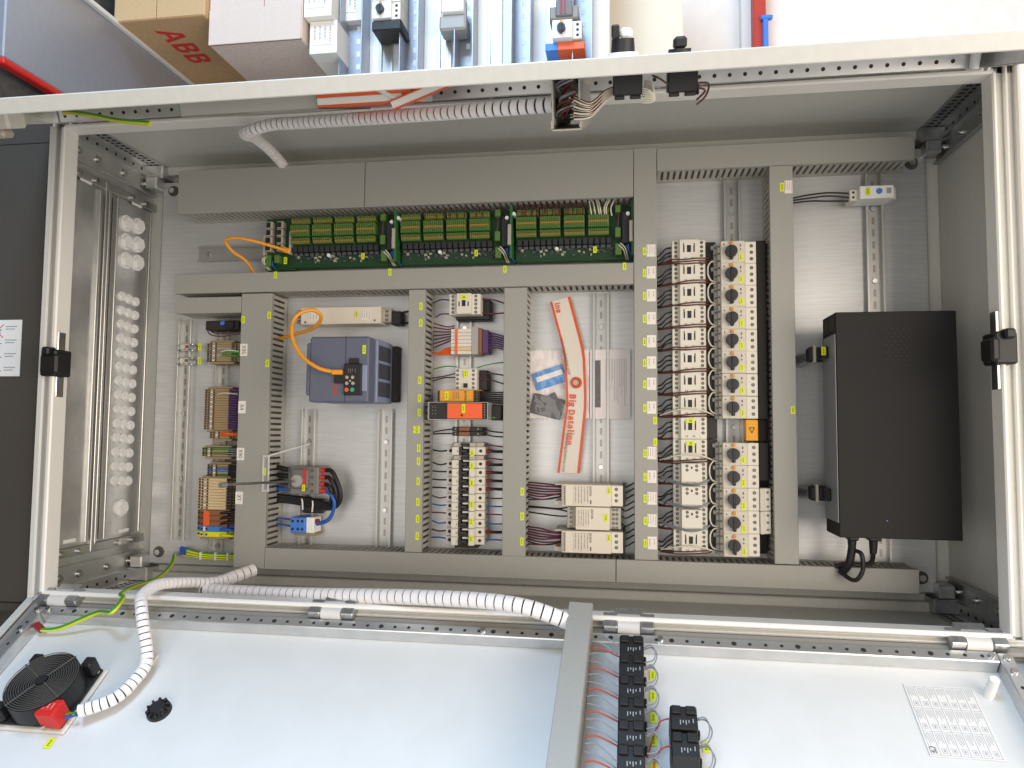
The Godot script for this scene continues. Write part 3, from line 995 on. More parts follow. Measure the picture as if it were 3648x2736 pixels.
# ---------------------------------------------------------------- the column of relays and miniature breakers
func middle_column() -> void:
	# top auxiliary relay
	var o := thing("auxiliary_relay", "larger white relay with yellow tag at the top of the middle column", "relay", Vector3(-94, 8, -131))
	part("housing", bx(-34, 34, 4, 60, -22, 22, 1), M.ivory_light, o)
	part("centre_block", bx(-16, 16, 60, 70, -22, 22, 1.2), M.ivory_light, o)
	part("socket", bx(-26, 50, 0, 30, -16, 30, 2), M.black, o)
	var q: Array = []
	for x in [-25.5, 24.0]:
		for k in 5:
			q.append(Vector3(x, 60, -17.0 + 8.6 * k))
	screws(o, q, 3.3)
	var d := S()
	ab(d, -4, 4, 70, 70.4, -7, 6)
	ab(d, -11, -8.5, 70, 70.4, -4, 6)
	ab(d, 8.5, 11, 70, 70.4, -4, 6)
	part("window", d, M.well, o)
	label_on(o, "yellow_label", M.yel, -8, 9, 71, -17, -9)
	wires(o, "violet_lead", [[Vector3(-34, 44, 18), Vector3(-55, 44, 18), Vector3(-72, 26, 22)], [Vector3(-34, 40, -12), Vector3(-56, 40, -14), Vector3(-78, 26, -10)]], 1.5, M.wire_purple)
	wires(o, "dark_lead", [[Vector3(34, 40, -14), Vector3(56, 42, -12), Vector3(86, 30, -4)], [Vector3(34, 36, 16), Vector3(56, 40, 18), Vector3(86, 30, 15)]], 1.6, M.wire_violet_red)
	# orange marked terminals
	o = thing("relay_terminal_row", "white relay terminals with an orange strip and violet wires", "terminal row", Vector3(-90, 8, -52))
	for k in 7:
		var z := -27.0 + k * 7.8
		var st := S()
		ab(st, -34, 10, 0, 56, z, z + 7.2, 0.6)
		part("relay_slice", st, M.ivory_light if k != 5 else M.beige_light, o)
	part("orange_strip", bx(-24, -19, 56, 58, -27, 27), M.orange, o)
	part("end_piece", bx(10, 24, 0, 54, -32, 28, 1), M.grey_plastic, o)
	part("brown_strip", bx(24, 31, 0, 46, -30, 26, 1), M.brown, o)
	part("violet_strip", bx(31, 44, 0, 40, -26, 24, 1), M.wire_purple, o)
	var vl: Array = []
	var rl: Array = []
	for k in 7:
		vl.append([Vector3(42, 34, -22 + k * 7), Vector3(58, 34, -18 + k * 5), Vector3(84, 30, -10 + k * 4.5)])
		rl.append([Vector3(-30, 42, -36 + k * 5), Vector3(-46, 38, -34 + k * 5.5), Vector3(-80, 26, -44 + k * 9.0)])
	wires(o, "violet_wire", vl, 1.7, M.wire_purple)
	wires(o, "red_wire", rl, 1.6, M.wire_violet_red)
	var ol: Array = []
	for k in 6:
		ol.append([Vector3(-33, 44, 12 + k * 3), Vector3(-48, 42, 14 + k * 2.4), Vector3(-66, 34, 22 + k * 0.6), Vector3(-82, 24, 20.0)])
	wires(o, "orange_wire", ol, 2.0, M.wire_orange)
	# small contactor
	o = thing("small_relay", "small white relay directly above the amber safety relay", "relay", Vector3(-89, 8, 30))
	part("housing", bx(-23, 23, 4, 62, -24, 22, 1), M.ivory_light, o)
	part("socket", bx(22, 42, 0, 36, -22, 22, 1.5), M.black, o)
	q = []
	for x in [-18.0, 16.0]:
		for k in 5:
			q.append(Vector3(x, 62, -19.0 + 9.0 * k))
	screws(o, q, 3.2)
	part("window", bx(-4, 4, 62, 66, 8, 17), M.well, o)
	label_on(o, "yellow_label", M.yel, -4, 4, 66, -20, -4)
	wires(o, "green_wire", [[Vector3(-22, 50, -28), Vector3(-46, 46, -30), Vector3(-80, 24, -26)], [Vector3(22, 50, -26), Vector3(50, 48, -34), Vector3(84, 30, -40)]], 1.3, M.gy_green)
	wires(o, "dark_lead", [[Vector3(-22, 44, -16), Vector3(-48, 40, -10), Vector3(-82, 24, -6)], [Vector3(-22, 44, -6), Vector3(-50, 40, -6), Vector3(-82, 22, 0)], [Vector3(22, 40, -14), Vector3(52, 44, -14), Vector3(84, 30, -10)], [Vector3(22, 40, -4), Vector3(52, 40, 0), Vector3(84, 28, 10)]], 1.5, M.wire_brown)
	# amber safety relay
	o = thing("safety_relay", "amber safety relay module between the small relay and the orange unit", "relay", Vector3(-104, 8, 65))
	part("housing", bx(-36, 34, 0, 82, -12, 12, 1), M.amber, o)
	part("side_terminals", bx(-45, 46, 0, 66, -12, 12, 1), M.black, o)
	part("side_edge", bx(-46, 47, 0, 60, -13.4, -12, 0.3), M.amber, o)
	q = []
	for x in [-41.0, 40.0]:
		for k in 4:
			q.append(Vector3(x, 66, -9.0 + 6.0 * k))
	screws(o, q, 1.8)
	label_on(o, "yellow_label", M.yel, -25, -17, 83, -9, 9)
	lettering(o, "EATON", Vector3(19, 82.3, 0), 4.5, M.umber, Basis.IDENTITY, false, "lettering", true)
	var pm := S()
	for k in 4:
		ab(pm, -8 + k * 4, -7 + k * 4, 82, 82.3, -9, 7)
	part("printed_marks", pm, M.dark_print, o)
	var wl: Array = []
	for k in 6:
		wl.append([Vector3(44, 54 - k, -9 + k * 3.6), Vector3(66, 52, -8 + k * 3.8), Vector3(100, 30, -10 + k * 5.0)])
	wires(o, "dark_lead", wl, 1.5, M.wire_dark)
	# orange power unit with clear rims
	o = thing("monitoring_unit", "orange monitoring module with black end and clear cover below the amber relay", "module", Vector3(-96, 8, 97))
	part("housing", bx(-62, 62, 0, 96, -17, 17, 1), M.black, o)
	part("orange_front", bx(-23, 50, 96, 102, -16, 16, 1), M.orange_box, o)
	var rim := S()
	ab(rim, -63.5, -62, 0, 103, -18, 18, 0.4)
	ab(rim, 61, 62.5, 0, 103, -18, 18, 0.4)
	ab(rim, -62, 61, 100, 103, -18, -17.2)
	ab(rim, -62, 61, 100, 103, 17.2, 18)
	part("clear_cover", rim, M.clear, o)
	q = []
	for k in 3:
		q.append(Vector3(-55, 96, -8.0 + 7.0 * k))
		q.append(Vector3(-49, 96, -8.0 + 7.0 * k))
	screws(o, q, 1.6)
	q = []
	for k in 6:
		q.append(Vector3(54, 96, -13.0 + 5.2 * k))
	screws(o, q, 2.0)
	label_on(o, "yellow_label", M.yel, 8, 15, 103, -14, 4)
	part("reset_hole", S_cyl(Vector3(8, 101, 9), Vector3(8, 102.6, 9), 2.4), M.well, o)
	part("connector", bx(62, 84, 10, 60, -14, 18, 2), M.wire_dark, o)
	wires(o, "green_wire", [[Vector3(84, 30, 12), Vector3(74, 56, 14), Vector3(64, 60, 12)]], 1.5, M.gy_green)
	# fuse terminals
	o = thing("fuse_terminal", "pair of slim black and brown fuse terminals between relays and breakers", "terminal", Vector3(-89, 8, 139))
	for k in 2:
		var z := -10.0 + 10 * k
		part("terminal_body", bx(-32, 34, 0, 44, z, z + 9.4, 0.6), M.black, o)
		part("fuse_lever", bx(-17, 6, 44, 48, z + 0.6, z + 8.8, 1), M.brown, o)
	screws(o, [Vector3(-25, 44, -5.4), Vector3(-25, 44, 4.8), Vector3(24, 44, -5.4), Vector3(24, 44, 4.8)], 2.6)
	wires(o, "dark_lead", [[Vector3(-30, 34, -5), Vector3(-56, 32, -2), Vector3(-80, 20, 2)], [Vector3(-30, 34, 5), Vector3(-56, 30, 5), Vector3(-80, 20, 6)], [Vector3(34, 34, -5), Vector3(56, 34, 0), Vector3(84, 26, 2)], [Vector3(34, 34, 5), Vector3(58, 32, 10), Vector3(84, 24, 11)]], 1.5, M.wire_dark)
	# miniature circuit breakers
	var z := 162.0
	var groups := [[1, true, "single pole, topmost"], [1, true, "single pole, second from the top"], [3, false, "three pole, in the middle"], [2, false, "two pole, right under the three pole one"], [2, false, "two pole, second from the bottom"], [2, false, "two pole, at the bottom"]]
	var feeds := [[M.wire_black], [M.wire_black], [M.wire_black, M.wire_black, M.wire_black], [M.wire_brown, M.wire_blue], [M.wire_violet_red, M.wire_blue], [M.wire_black, M.wire_blue]]
	var gi := 0
	for g in groups:
		var w: float = g[0] * 17.6 + (9.2 if g[1] else 0.0)
		o = thing("circuit_breaker", "miniature circuit breaker, " + g[2] + " of its stack", "circuit breaker", Vector3(-90, 8, z + w / 2.0), "miniature circuit breakers")
		var zz := -w / 2.0
		if g[1]:
			var ast := S()
			ab(ast, -30, 38, 0, 46, zz + 0.3, zz + 8.9, 0.6)
			ab(ast, -24, -8, 46, 60, zz + 0.3, zz + 8.9, 0.6)
			ab(ast, 10, 22, 46, 60, zz + 0.3, zz + 8.9, 0.6)
			part("auxiliary_contact", ast, M.ivory_shade, o)
			part("toggle", bx(-8, 8, 46, 66, zz + 2.5, zz + 6.5, 0.8), M.black, o)
			wires(o, "white_lead", [[Vector3(-30, 40, zz + 5), Vector3(-52, 42, zz + 6), Vector3(-78, 24, zz + 3)]], 1.3, M.wire_white)
			wires(o, "red_lead", [[Vector3(36, 38, zz + 5), Vector3(54, 40, zz + 6), Vector3(84, 26, zz + 10)]], 1.5, M.wire_violet_red)
			zz += 9.2
		for p in g[0]:
			var st := S()
			ab(st, -42, 41, 0, 44, zz + 0.3, zz + 17.3, 0.8)
			ab(st, -27, -12, 44, 62, zz + 0.3, zz + 17.3, 1)
			ab(st, 10, 22, 44, 62, zz + 0.3, zz + 17.3, 1)
			var b := part("pole", st, M.ivory_light, o)
			var rec := S()
			ab(rec, -12, 10, 44, 47, zz + 0.8, zz + 16.8)
			ab(rec, -12, -6, 47, 63, zz + 1.5, zz + 16, 1)
			ab(rec, -6, 6, 47, 70, zz + 5.6, zz + 11.6, 1.2)
			part("toggle", rec, M.knob, b)
			part("side_window", bx(-4, 9.5, 47, 58, zz + 0.4, zz + 4, 0.6), M.ivory_light, b)
			part("mark", bx(-16, -14.6, 62, 62.3, zz + 8, zz + 11), M.dark_print, b)
			screws(o, [Vector3(-34, 44, zz + 8.8), Vector3(31, 44, zz + 8.8)], 3.6, false)
			var mw: Material = feeds[gi][p % feeds[gi].size()]
			var dz := rng.randf_range(-4, 4)
			wires(o, "left_lead", [[Vector3(-40, 34, zz + 8), Vector3(-58, 36, zz + 9 + dz), Vector3(-78, 22, zz + 8)]], 1.7, M.wire_black if gi < 3 else mw)
			wires(o, "right_lead", [[Vector3(40, 32, zz + 8.8), Vector3(60, 34, zz + 9 + dz * 0.5), Vector3(86, 24, zz + 10)]], 3.2 if gi < 3 or gi == 5 and p == 0 else 1.6, mw)
			if gi < 3 or (gi == 5 and p == 0):
				var f := S()
				cyl(f, Vector3(41, 32, zz + 8.8), Vector3(54, 33.5, zz + 8.8), 3.8, 3.8, 10)
				part("red_ferrule", f, M.red, o)
			zz += 17.6
		label_on(o, "yellow_label", M.yel, 12.5, 20, 63, -4 + (5 if g[1] else 0), 11 + (5 if g[1] else 0))
		z += w + 0.4
		gi += 1
	o = thing("end_stop", "black end clamp below the lowest miniature breaker", "end clamp", Vector3(-90, 8, 380))
	part("clamp_body", bx(-24, 26, 0, 40, -4, 4, 1), M.wire_dark, o)

func S_cyl(p: Vector3, q: Vector3, r: float, n := 12) -> SurfaceTool:
	var st := S()
	cyl(st, p, q, r, -1, n)
	return st

# ---------------------------------------------------------------- timers
func timer_units() -> void:
	var big: Node3D = null
	for k in 2:
		var at := Vector3(169, 8, 265 if k == 0 else 357.5)
		var label: String = ["wide white motor control unit with red wires, nearer the document bag", "wide white motor control unit with pinkish wires, nearer the long edge duct"][k]
		if big == null:
			big = thing("motor_controller", label, "control unit", at, "white motor control units")
			var st := S()
			ab(st, -53, 46, 0, 88, -21.5, 21.5, 1)
			ab(st, -68, -53, 0, 70, 13, 21.5, 0.8)
			ab(st, -68, -53, 0, 70, -21.5, -18.5, 0.6)
			part("housing", st, M.cream, big)
			part("terminal_end", bx(46, 69, 0, 80, -20.5, 21, 1), M.ivory_light, big)
			screws(big, [Vector3(56, 80, -13), Vector3(56, 80, -1), Vector3(56, 80, 10)], 3.4)
			part("connector_strip", bx(-53, -44, 88, 89, -19, 19, 0.4), M.ivory_shade, big)
			var q: Array = []
			for j in 10:
				q.append(Vector3(-47, 89, -17.0 + 3.9 * j))
			screws(big, q, 1.2, false, "pin")
			label_on(big, "yellow_label", M.yel, 38, 45, 88.9, -17, -3)
			label_on(big, "printed_diagram", M.dots, -28, 2, 88.8, -19, 19)
			var mk := S()
			lettering(big, "EATON", Vector3(5, 88.6, -9), 4.2, M.grey_mid, Basis.IDENTITY, false, "lettering", true)
			ab(mk, 4, 7, 88, 88.4, 9, 17)
			part("printed_marks", mk, M.grey_mid, big)
			part("black_back", bx(69, 74, 0, 70, -22, 23, 1), M.black, big)
		else:
			dup(big, at, label)
		var o := thing("lead_set", ["red wires plugged into the left of the upper motor control unit", "pinkish wires plugged into the left of the lower motor control unit"][k], "wires", at + Vector3(-75, 30, -4), "wires left of the motor control units")
		var a: Array = []
		for j in 7:
			a.append([Vector3(22, 30, -12 + j * 3.4), Vector3(6, 34, -13 + j * 4.0 + rng.randf_range(-2, 2)), Vector3(-24, 20, -16 + j * 5.5), Vector3(-54, -4, -16 + j * 5.0)])
		wires(o, "red_wire", a, 1.7, M.wire_violet_red)
		wires(o, "dark_wire", [[Vector3(22, 28, 6), Vector3(0, 34, 14), Vector3(-52, -2, 20)]], 1.6, M.wire_dark)
	var o := thing("time_relay", "middle white time relay sitting lower between two wider motor control units", "relay", Vector3(172, 8, 311))
	part("housing", bx(-28, 40, 0, 84, -22.5, 22.5, 1), M.cream, o)
	part("left_terminals", bx(-46, -28, 0, 70, -22, 21, 1), M.ivory_shade, o)
	part("right_terminals", bx(40, 62, 0, 70, -21, 21.5, 1), M.ivory_shade, o)
	var q: Array = []
	for k in 5:
		q.append(Vector3(-38, 70, -18.0 + 9 * k))
		q.append(Vector3(47, 70, -17.0 + 9 * k))
		q.append(Vector3(54, 70, -17.0 + 9 * k))
	screws(o, q, 3.0)
	label_on(o, "yellow_label", M.yel, 29, 36, 84.8, -10, 6)
	label_on(o, "printed_diagram", M.dots, -24, 0, 84.7, -18, 18)
	lettering(o, "EATON", Vector3(5, 84.6, -9), 4.2, M.grey_mid, Basis.IDENTITY, false, "lettering", true)
	wires(o, "dark_lead", [[Vector3(-46, 50, -18), Vector3(-70, 48, -15), Vector3(-136, 22, -17)], [Vector3(-46, 50, -9), Vector3(-70, 50, -14), Vector3(-136, 22, -14)], [Vector3(-46, 50, 0), Vector3(-72, 48, 0), Vector3(-136, 20, -4)]], 1.6, M.wire_dark)
	var a: Array = []
	for z in [-65.0, -54.0, -42.0, -28.0, -17.0, -2.0, 14.0, 28.0, 40.0, 54.0]:
		a.append([Vector3(64, 40, z), Vector3(72, 46, z + 4), Vector3(88, 40, z - 4), Vector3(94, 30, z - 4)])
	wires(o, "right_lead", a, 1.5, M.wire_dark)

# ---------------------------------------------------------------- circuit boards
func boards() -> void:
	var proto: Node3D = null
	for b in 3:
		var at := Vector3(-494 + 254 * b, 8, -333)
		var label: String = ["green board with rows of green connectors, nearest the network sockets", "green board with rows of green connectors, in the middle of three", "green board with rows of green connectors and a bunch of white wires"][b]
		if b > 0:
			dup(proto, at, label)
			continue
		var o := thing("circuit_board", label, "circuit board", at, "green connector boards")
		proto = o
		part("board", bx(-4, 246, 28, 31, -6, 104, 0.4), M.pcb, o)
		part("board_carrier", bx(-4, 246, 0, 28, -8, 106, 1), M.conn_dark, o)
		# connectors: single, double, single rows
		var rows := [[1.0, 13.0, 22.0], [17.0, 42.0, 26.0], [45.0, 58.0, 22.0]]
		for r in rows.size():
			for c in 4:
				var x := c * 51.0
				var z0: float = rows[r][0]
				var z1: float = rows[r][1]
				var h: float = 31 + rows[r][2]
				var st := S()
				ab(st, x, x + 43, 31, h - 4, z0, z1, 0.6)
				for k in 10:
					ab(st, x + 0.6 + k * 4.25, x + 3.6 + k * 4.25, h - 4, h, z0, z0 + (z1 - z0) * 0.42)
					if r == 1:
						ab(st, x + 0.6 + k * 4.25, x + 3.6 + k * 4.25, h - 4, h - 1, z1 - 8, z1)
				var cn := part("connector", st, M.conn, o)
				var lv := S()
				if r == 1:
					ab(lv, x + 1, x + 42, h - 4, h - 2.4, z0 + 0.6, z0 + 3.4)
					ab(lv, x + 1, x + 42, h - 4, h - 1.4, z0 + 11, z0 + 14)
					for k in 10:
						ab(lv, x + 1 + k * 4.25, x + 3.4 + k * 4.25, h - 4, h - 1.5, z0 + 14, z0 + 16.5)
				else:
					for k in 10:
						ab(lv, x + 0.9 + k * 4.25, x + 3.9 + k * 4.25, h - 4, h - 1.2, z1 - 7, z1 - 2.5)
				part("lever_row", lv, M.lever, cn)
		# relays and small components along the lower edge
		var rl := S()
		for k in 16:
			ab(rl, 2 + k * 12.6, 12 + k * 12.6, 31, 46, 63, 76, 0.6)
		part("relay_row", rl, M.chip, o)
		rng.seed = 31
		var c1 := S()
		var c2 := S()
		for k in 46:
			var x := rng.randf_range(0, 206)
			var z := rng.randf_range(79, 95)
			var w := rng.randf_range(2, 7)
			ab(c1 if k % 3 else c2, x, x + w, 31, 31 + rng.randf_range(2, 8), z, z + rng.randf_range(2, 5))
		for k in 16:
			ab(c1, 3 + k * 12.6, 11 + k * 12.6, 31, 39, 77, 83)
		part("components", c1, M.relay_grey, o)
		part("pale_components", c2, M.ivory_shade, o)
		var nt := S()
		cyl(nt, Vector3(86, 31, 84), Vector3(86, 44, 84), 4, -1, 10)
		cyl(nt, Vector3(235, 31, 18), Vector3(235, 60, 18), 4, -1, 10)
		cyl(nt, Vector3(250, 31, 10), Vector3(250, 60, 10), 4, -1, 10)
		part("nylon_screw", nt, M.white_plain, o)
		label_on(o, "yellow_label", M.yel, 163, 170.5, 46, 82, 96)
		# the gap between two boards: driver block, strip and plug
		part("driver_block", bx(222, 243, 31, 54, 12, 78, 2), M.chip, o)
		part("driver_plug", bx(209, 220, 31, 58, -1, 14, 0.6), M.conn, o)
		part("driver_plug", bx(209, 220, 31, 58, 46, 66, 0.6), M.conn, o)
		part("earth_plug", bx(209, 222, 31, 50, 78, 102, 0.6), M.conn, o)
		part("divider", bx(242, 247, 28, 64, -8, 106, 0.6), M.conn_dark, o)
		part("data_socket", bx(238, 245, 54, 66, 34, 78, 0.6), M.ivory_shade, o)
		wires(o, "white_lead", [[Vector3(216, 52, 82), Vector3(226, 50, 92), Vector3(232, 30, 108)], [Vector3(220, 52, 78), Vector3(230, 52, 90), Vector3(236, 30, 108)]], 1.5, M.wire_white)
		wires(o, "blue_lead", [[Vector3(236, 52, 80), Vector3(238, 48, 96), Vector3(246, 30, 107)], [Vector3(232, 52, 82), Vector3(240, 46, 98), Vector3(250, 30, 107)]], 1.5, M.wire_blue)
		wires(o, "red_lead", [[Vector3(214, 40, -12), Vector3(216, 58, 20), Vector3(213, 54, 50)]], 1.2, M.wire_violet_red)
	# network head of the row
	var o := thing("network_module", "green controller board with eight network sockets at the left end", "controller", Vector3(-532, 8, -280))
	part("board", bx(-33, 34, 24, 27, -60, 58, 0.4), M.pcb, o)
	part("board_carrier", bx(-33, 34, 0, 24, -60, 58, 1), M.conn_dark, o)
	for k in 4:
		for s in 2:
			var x := -26.0 + s * 26.0
			var z := -50.0 + k * 17.4
			var j := part("network_socket", bx(x, x + 15, 27, 43, z, z + 15.6, 0.5), M.ivory_shade, o)
			part("socket_opening", bx(x + 0.8, x + 10.5, 43, 43.4, z + 1.8, z + 13.6), M.black, j)
	part("data_socket", bx(-34, -29, 27, 40, -18, 26, 0.6), M.ivory_shade, o)
	part("data_socket", bx(30, 35, 27, 44, -26, 26, 0.6), M.ivory_shade, o)
	part("terminal_plug", bx(-26, -12, 27, 44, 27, 52, 0.6), M.conn, o)
	part("terminal_plug", bx(-2, 9, 27, 48, 28, 46, 0.6), M.conn, o)
	label_on(o, "yellow_label", M.yel, 14, 22, 34, 30, 46)
	wires(o, "white_lead", [[Vector3(-26, 42, 30), Vector3(-31, 46, 40), Vector3(-24, 30, 58)], [Vector3(-22, 42, 30), Vector3(-26, 48, 42), Vector3(-20, 30, 58)]], 1.6, M.wire_white)
	wires(o, "blue_lead", [[Vector3(-8, 40, 40), Vector3(-9, 42, 48), Vector3(-5, 26, 60)]], 1.6, M.wire_blue)
	wires(o, "earth_lead", [[Vector3(-20, 44, 30), Vector3(-18, 48, 44), Vector3(-16, 28, 60)]], 1.6, M.gy_green)
	# wires leaving the rightmost board upwards
	o = thing("lead_set", "white paired wires rising from the rightmost green board into the duct", "wires", Vector3(190, 40, -330))
	var a: Array = []
	for x in [-14, -6, 2, 6, 14, 18, 28]:
		a.append([Vector3(x - 2, 18, 16), Vector3(x - 4, 26, 2), Vector3(x - 8 + (0 if x < 10 else 10), 14, -18), Vector3(x - 8 + (0 if x < 10 else 10), 4, -26)])
	wires(o, "white_wire", a, 1.5, M.wire_white)
	o = thing("lead_set", "brown wires rising from the rightmost green board into the duct", "wires", Vector3(90, 40, -330))
	a = []
	for k in 22:
		var x := -70.0 + k * 6.4 + rng.randf_range(-2, 2)
		a.append([Vector3(x, 14, 16), Vector3(x + rng.randf_range(-3, 3), 22, 4), Vector3(x + rng.randf_range(-4, 4), 12, -20)])
	wires(o, "brown_wire", a, 1.2, M.wire_brown)
	o = thing("lead_set", "thin brown wires rising from the middle green board into the duct", "wires", Vector3(-140, 40, -330))
	a = []
	for k in 8:
		var x := -40.0 + k * 18 + rng.randf_range(-6, 6)
		a.append([Vector3(x, 14, 18), Vector3(x - 3, 22, 6), Vector3(x - 5, 12, -20)])
	wires(o, "brown_wire", a, 1.1, M.wire_brown)

# ---------------------------------------------------------------- terminal strips on the left
func terminals() -> void:
	var strip := func(label: String, z0: float, widths: Array, mats: Array, x0: float, x1: float, wire: Material, wr: float) -> Node3D:
		var o := thing("terminal_block", label, "terminal block", Vector3((x0 + x1) / 2.0, 8, z0), "terminal blocks beside the broad duct")
		var rx := (x1 - x0) / 2.0
		var z := 0.0
		for k in widths.size():
			var w: float = widths[k]
			var m: Material = mats[k % mats.size()]
			var st := S()
			ab(st, -rx, rx - 4, 0, 30, z, z + w - 0.5, 0.5)
			ab(st, -rx + 14, rx - 18, 30, 42, z, z + w - 0.5, 0.5)
			var t := part("terminal", st, m, o)
			var d := S()
			for x in [-rx + 2.5, -rx + 9.0, rx - 13.0]:
				cyl(d, Vector3(x + 1, 30, z + w / 2), Vector3(x + 1, 30.5, z + w / 2), minf(w * 0.4, 2.6), -1, 8)
			for x in [-rx + 18.0, -rx + 30.0]:
				cyl(d, Vector3(x, 42, z + w / 2), Vector3(x, 42.5, z + w / 2), minf(w * 0.4, 2.6), -1, 8)
			part("clamp_holes", d, M.umber if m == M.beige or m == M.beige_light else M.well, t)
			part("marker", bx(-rx + 22, -rx + 27, 42, 43, z + 0.4, z + w - 0.9), M.ivory_light if k % 2 else M.orange if m == M.orange else M.ivory_shade, t)
			if wire != null:
				wires(o, "lead", [[Vector3(rx - 24, 36, z + w / 2), Vector3(rx - 10, 44, z + w / 2), Vector3(rx + 14, 34, z + w / 2 + 1)]], wr, wire)
			z += w
		var ends := S()
		ab(ends, -rx + 12, rx - 14, 0, 38, -5, -0.6, 0.8)
		ab(ends, -rx + 12, rx - 14, 0, 38, z + 0.2, z + 5, 0.8)
		part("end_plate", ends, M.beige, o)
		return o
	var w5 := []
	for k in 8: w5.append(5.4)
	var o: Node3D = strip.call("beige terminal block next to the X95 label with green wires", -57, w5, [M.beige, M.beige, M.grey_plastic], -700, -615, null, 1.5)
	wires(o, "green_wire", [[Vector3(4, 46, 24), Vector3(20, 52, 22), Vector3(46, 44, 24)], [Vector3(4, 44, 30), Vector3(20, 50, 30), Vector3(46, 44, 32)]], 1.7, M.gy_green)
	wires(o, "white_wire", [[Vector3(4, 48, 22), Vector3(22, 54, 19), Vector3(46, 46, 21)]], 1.7, M.wire_white)
	var w17 := []
	for k in 17: w17.append(5.4)
	o = strip.call("long beige terminal block next to the X4 label with violet wires", 48, w17, [M.beige], -701, -616, M.wire_purple, 2.5)
	wires(o, "white_wire", [[Vector3(-2, 46, 12), Vector3(20, 54, 10), Vector3(46, 44, 12)]], 1.2, M.wire_white)
	o = strip.call("short beige terminal block with orange wires below the X4 block", 143, [5.6, 5.6, 5.6], [M.beige], -686, -614, null, 1.5)
	wires(o, "orange_wire", [[Vector3(0, 44, 4), Vector3(20, 50, 5), Vector3(46, 40, 6)], [Vector3(0, 42, 9), Vector3(20, 46, 8), Vector3(46, 38, 8)]], 2.4, M.wire_orange)
	o = strip.call("small green and brown earth terminal block next to the X90 label", 180, [5.0, 5.0, 5.0, 5.0], [M.conn, M.beige], -703, -614, M.wire_grey, 1.4)
	o = strip.call("small dark terminal block between the X90 and X1 labels", 217, [5.4, 5.4, 5.4, 5.4, 5.4], [M.beige, M.grey_mid, M.blue, M.beige, M.conn_dark], -689, -613, M.wire_black, 2.0)
	var w11 := []
	for k in 11: w11.append(6.3)
	o = strip.call("tall cream terminal block next to the X1 label with black wires", 248, w11, [M.beige_light], -709, -615, M.wire_black, 2.2)
	o = strip.call("brown terminal block with blue and green ends at the bottom", 319, [12.0, 11.6, 11.6, 12.0, 12.0], [M.brown, M.brown, M.brown, M.blue, M.gy_yellow], -708, -612, null, 2)
	wires(o, "black_wire", [[Vector3(14, 40, 6), Vector3(30, 46, 4), Vector3(62, 38, 0)], [Vector3(14, 40, 18), Vector3(30, 46, 14), Vector3(62, 38, 12)], [Vector3(14, 40, 30), Vector3(30, 46, 26), Vector3(62, 38, 24)]], 3.2, M.wire_black)
	wires(o, "blue_wire", [[Vector3(14, 40, 42), Vector3(30, 46, 40), Vector3(62, 38, 48)]], 3.6, M.wire_blue)
	wires(o, "green_yellow_wire", [[Vector3(14, 40, 54), Vector3(30, 46, 54), Vector3(62, 38, 56)]], 3.6, M.gy_yellow)
	part("orange_bridge", bx(-26, -12, 42, 44, 2, 34, 0.5), M.orange, o)
	# relay socket with brown wires at the top of the strip
	o = thing("fuse_holder", "dark fuse holder with small blue cap under the short stub duct", "fuse holder", Vector3(-660, 8, -97))
	part("holder_body", bx(-42, 40, 0, 36, -11, 11, 2), M.wire_dark, o)
	part("cap", bx(-4, 6, 36, 40, -9, 0, 1), M.blue, o)
	part("latch", bx(12, 30, 36, 44, -8, 8, 1), M.black, o)
	wires(o, "brown_wire", [[Vector3(-42, 30, 4), Vector3(-30, 36, 20), Vector3(0, 40, 26), Vector3(44, 38, 20)], [Vector3(-42, 30, 0), Vector3(-26, 34, 15), Vector3(0, 38, 20), Vector3(44, 38, 16)]], 1.4, M.wire_brown)
	# spring clamps on the bare rail
	var c0: Node3D = null
	for k in 2:
		var at := Vector3(-758, 8, -50 + 32 * k)
		var label: String = "steel shield clamp with yellow tag on the bare rail, %s one" % ["upper", "lower"][k]
		if c0 == null:
			c0 = thing("shield_clamp", label, "clamp", at, "steel shield clamps")
			var st := S()
			cyl(st, Vector3(-8, 0, 0), Vector3(-8, 22, 0), 6, 6, 10)
			cyl(st, Vector3(6, 0, 0), Vector3(6, 26, 0), 8, 7, 10)
			ab(st, -26, -18, 0, 16, -6, 6, 1.5)
			ab(st, -20, 10, 6, 10, -9, 9, 1)
			part("clamp_body", st, M.steel, c0)
			part("washer", S_cyl(Vector3(6, 26, 0), Vector3(6, 28, 0), 4), M.brown, c0)
			label_on(c0, "yellow_label", M.yel, 30, 38, 20, -8, 8)
		else:
			dup(c0, at, label)

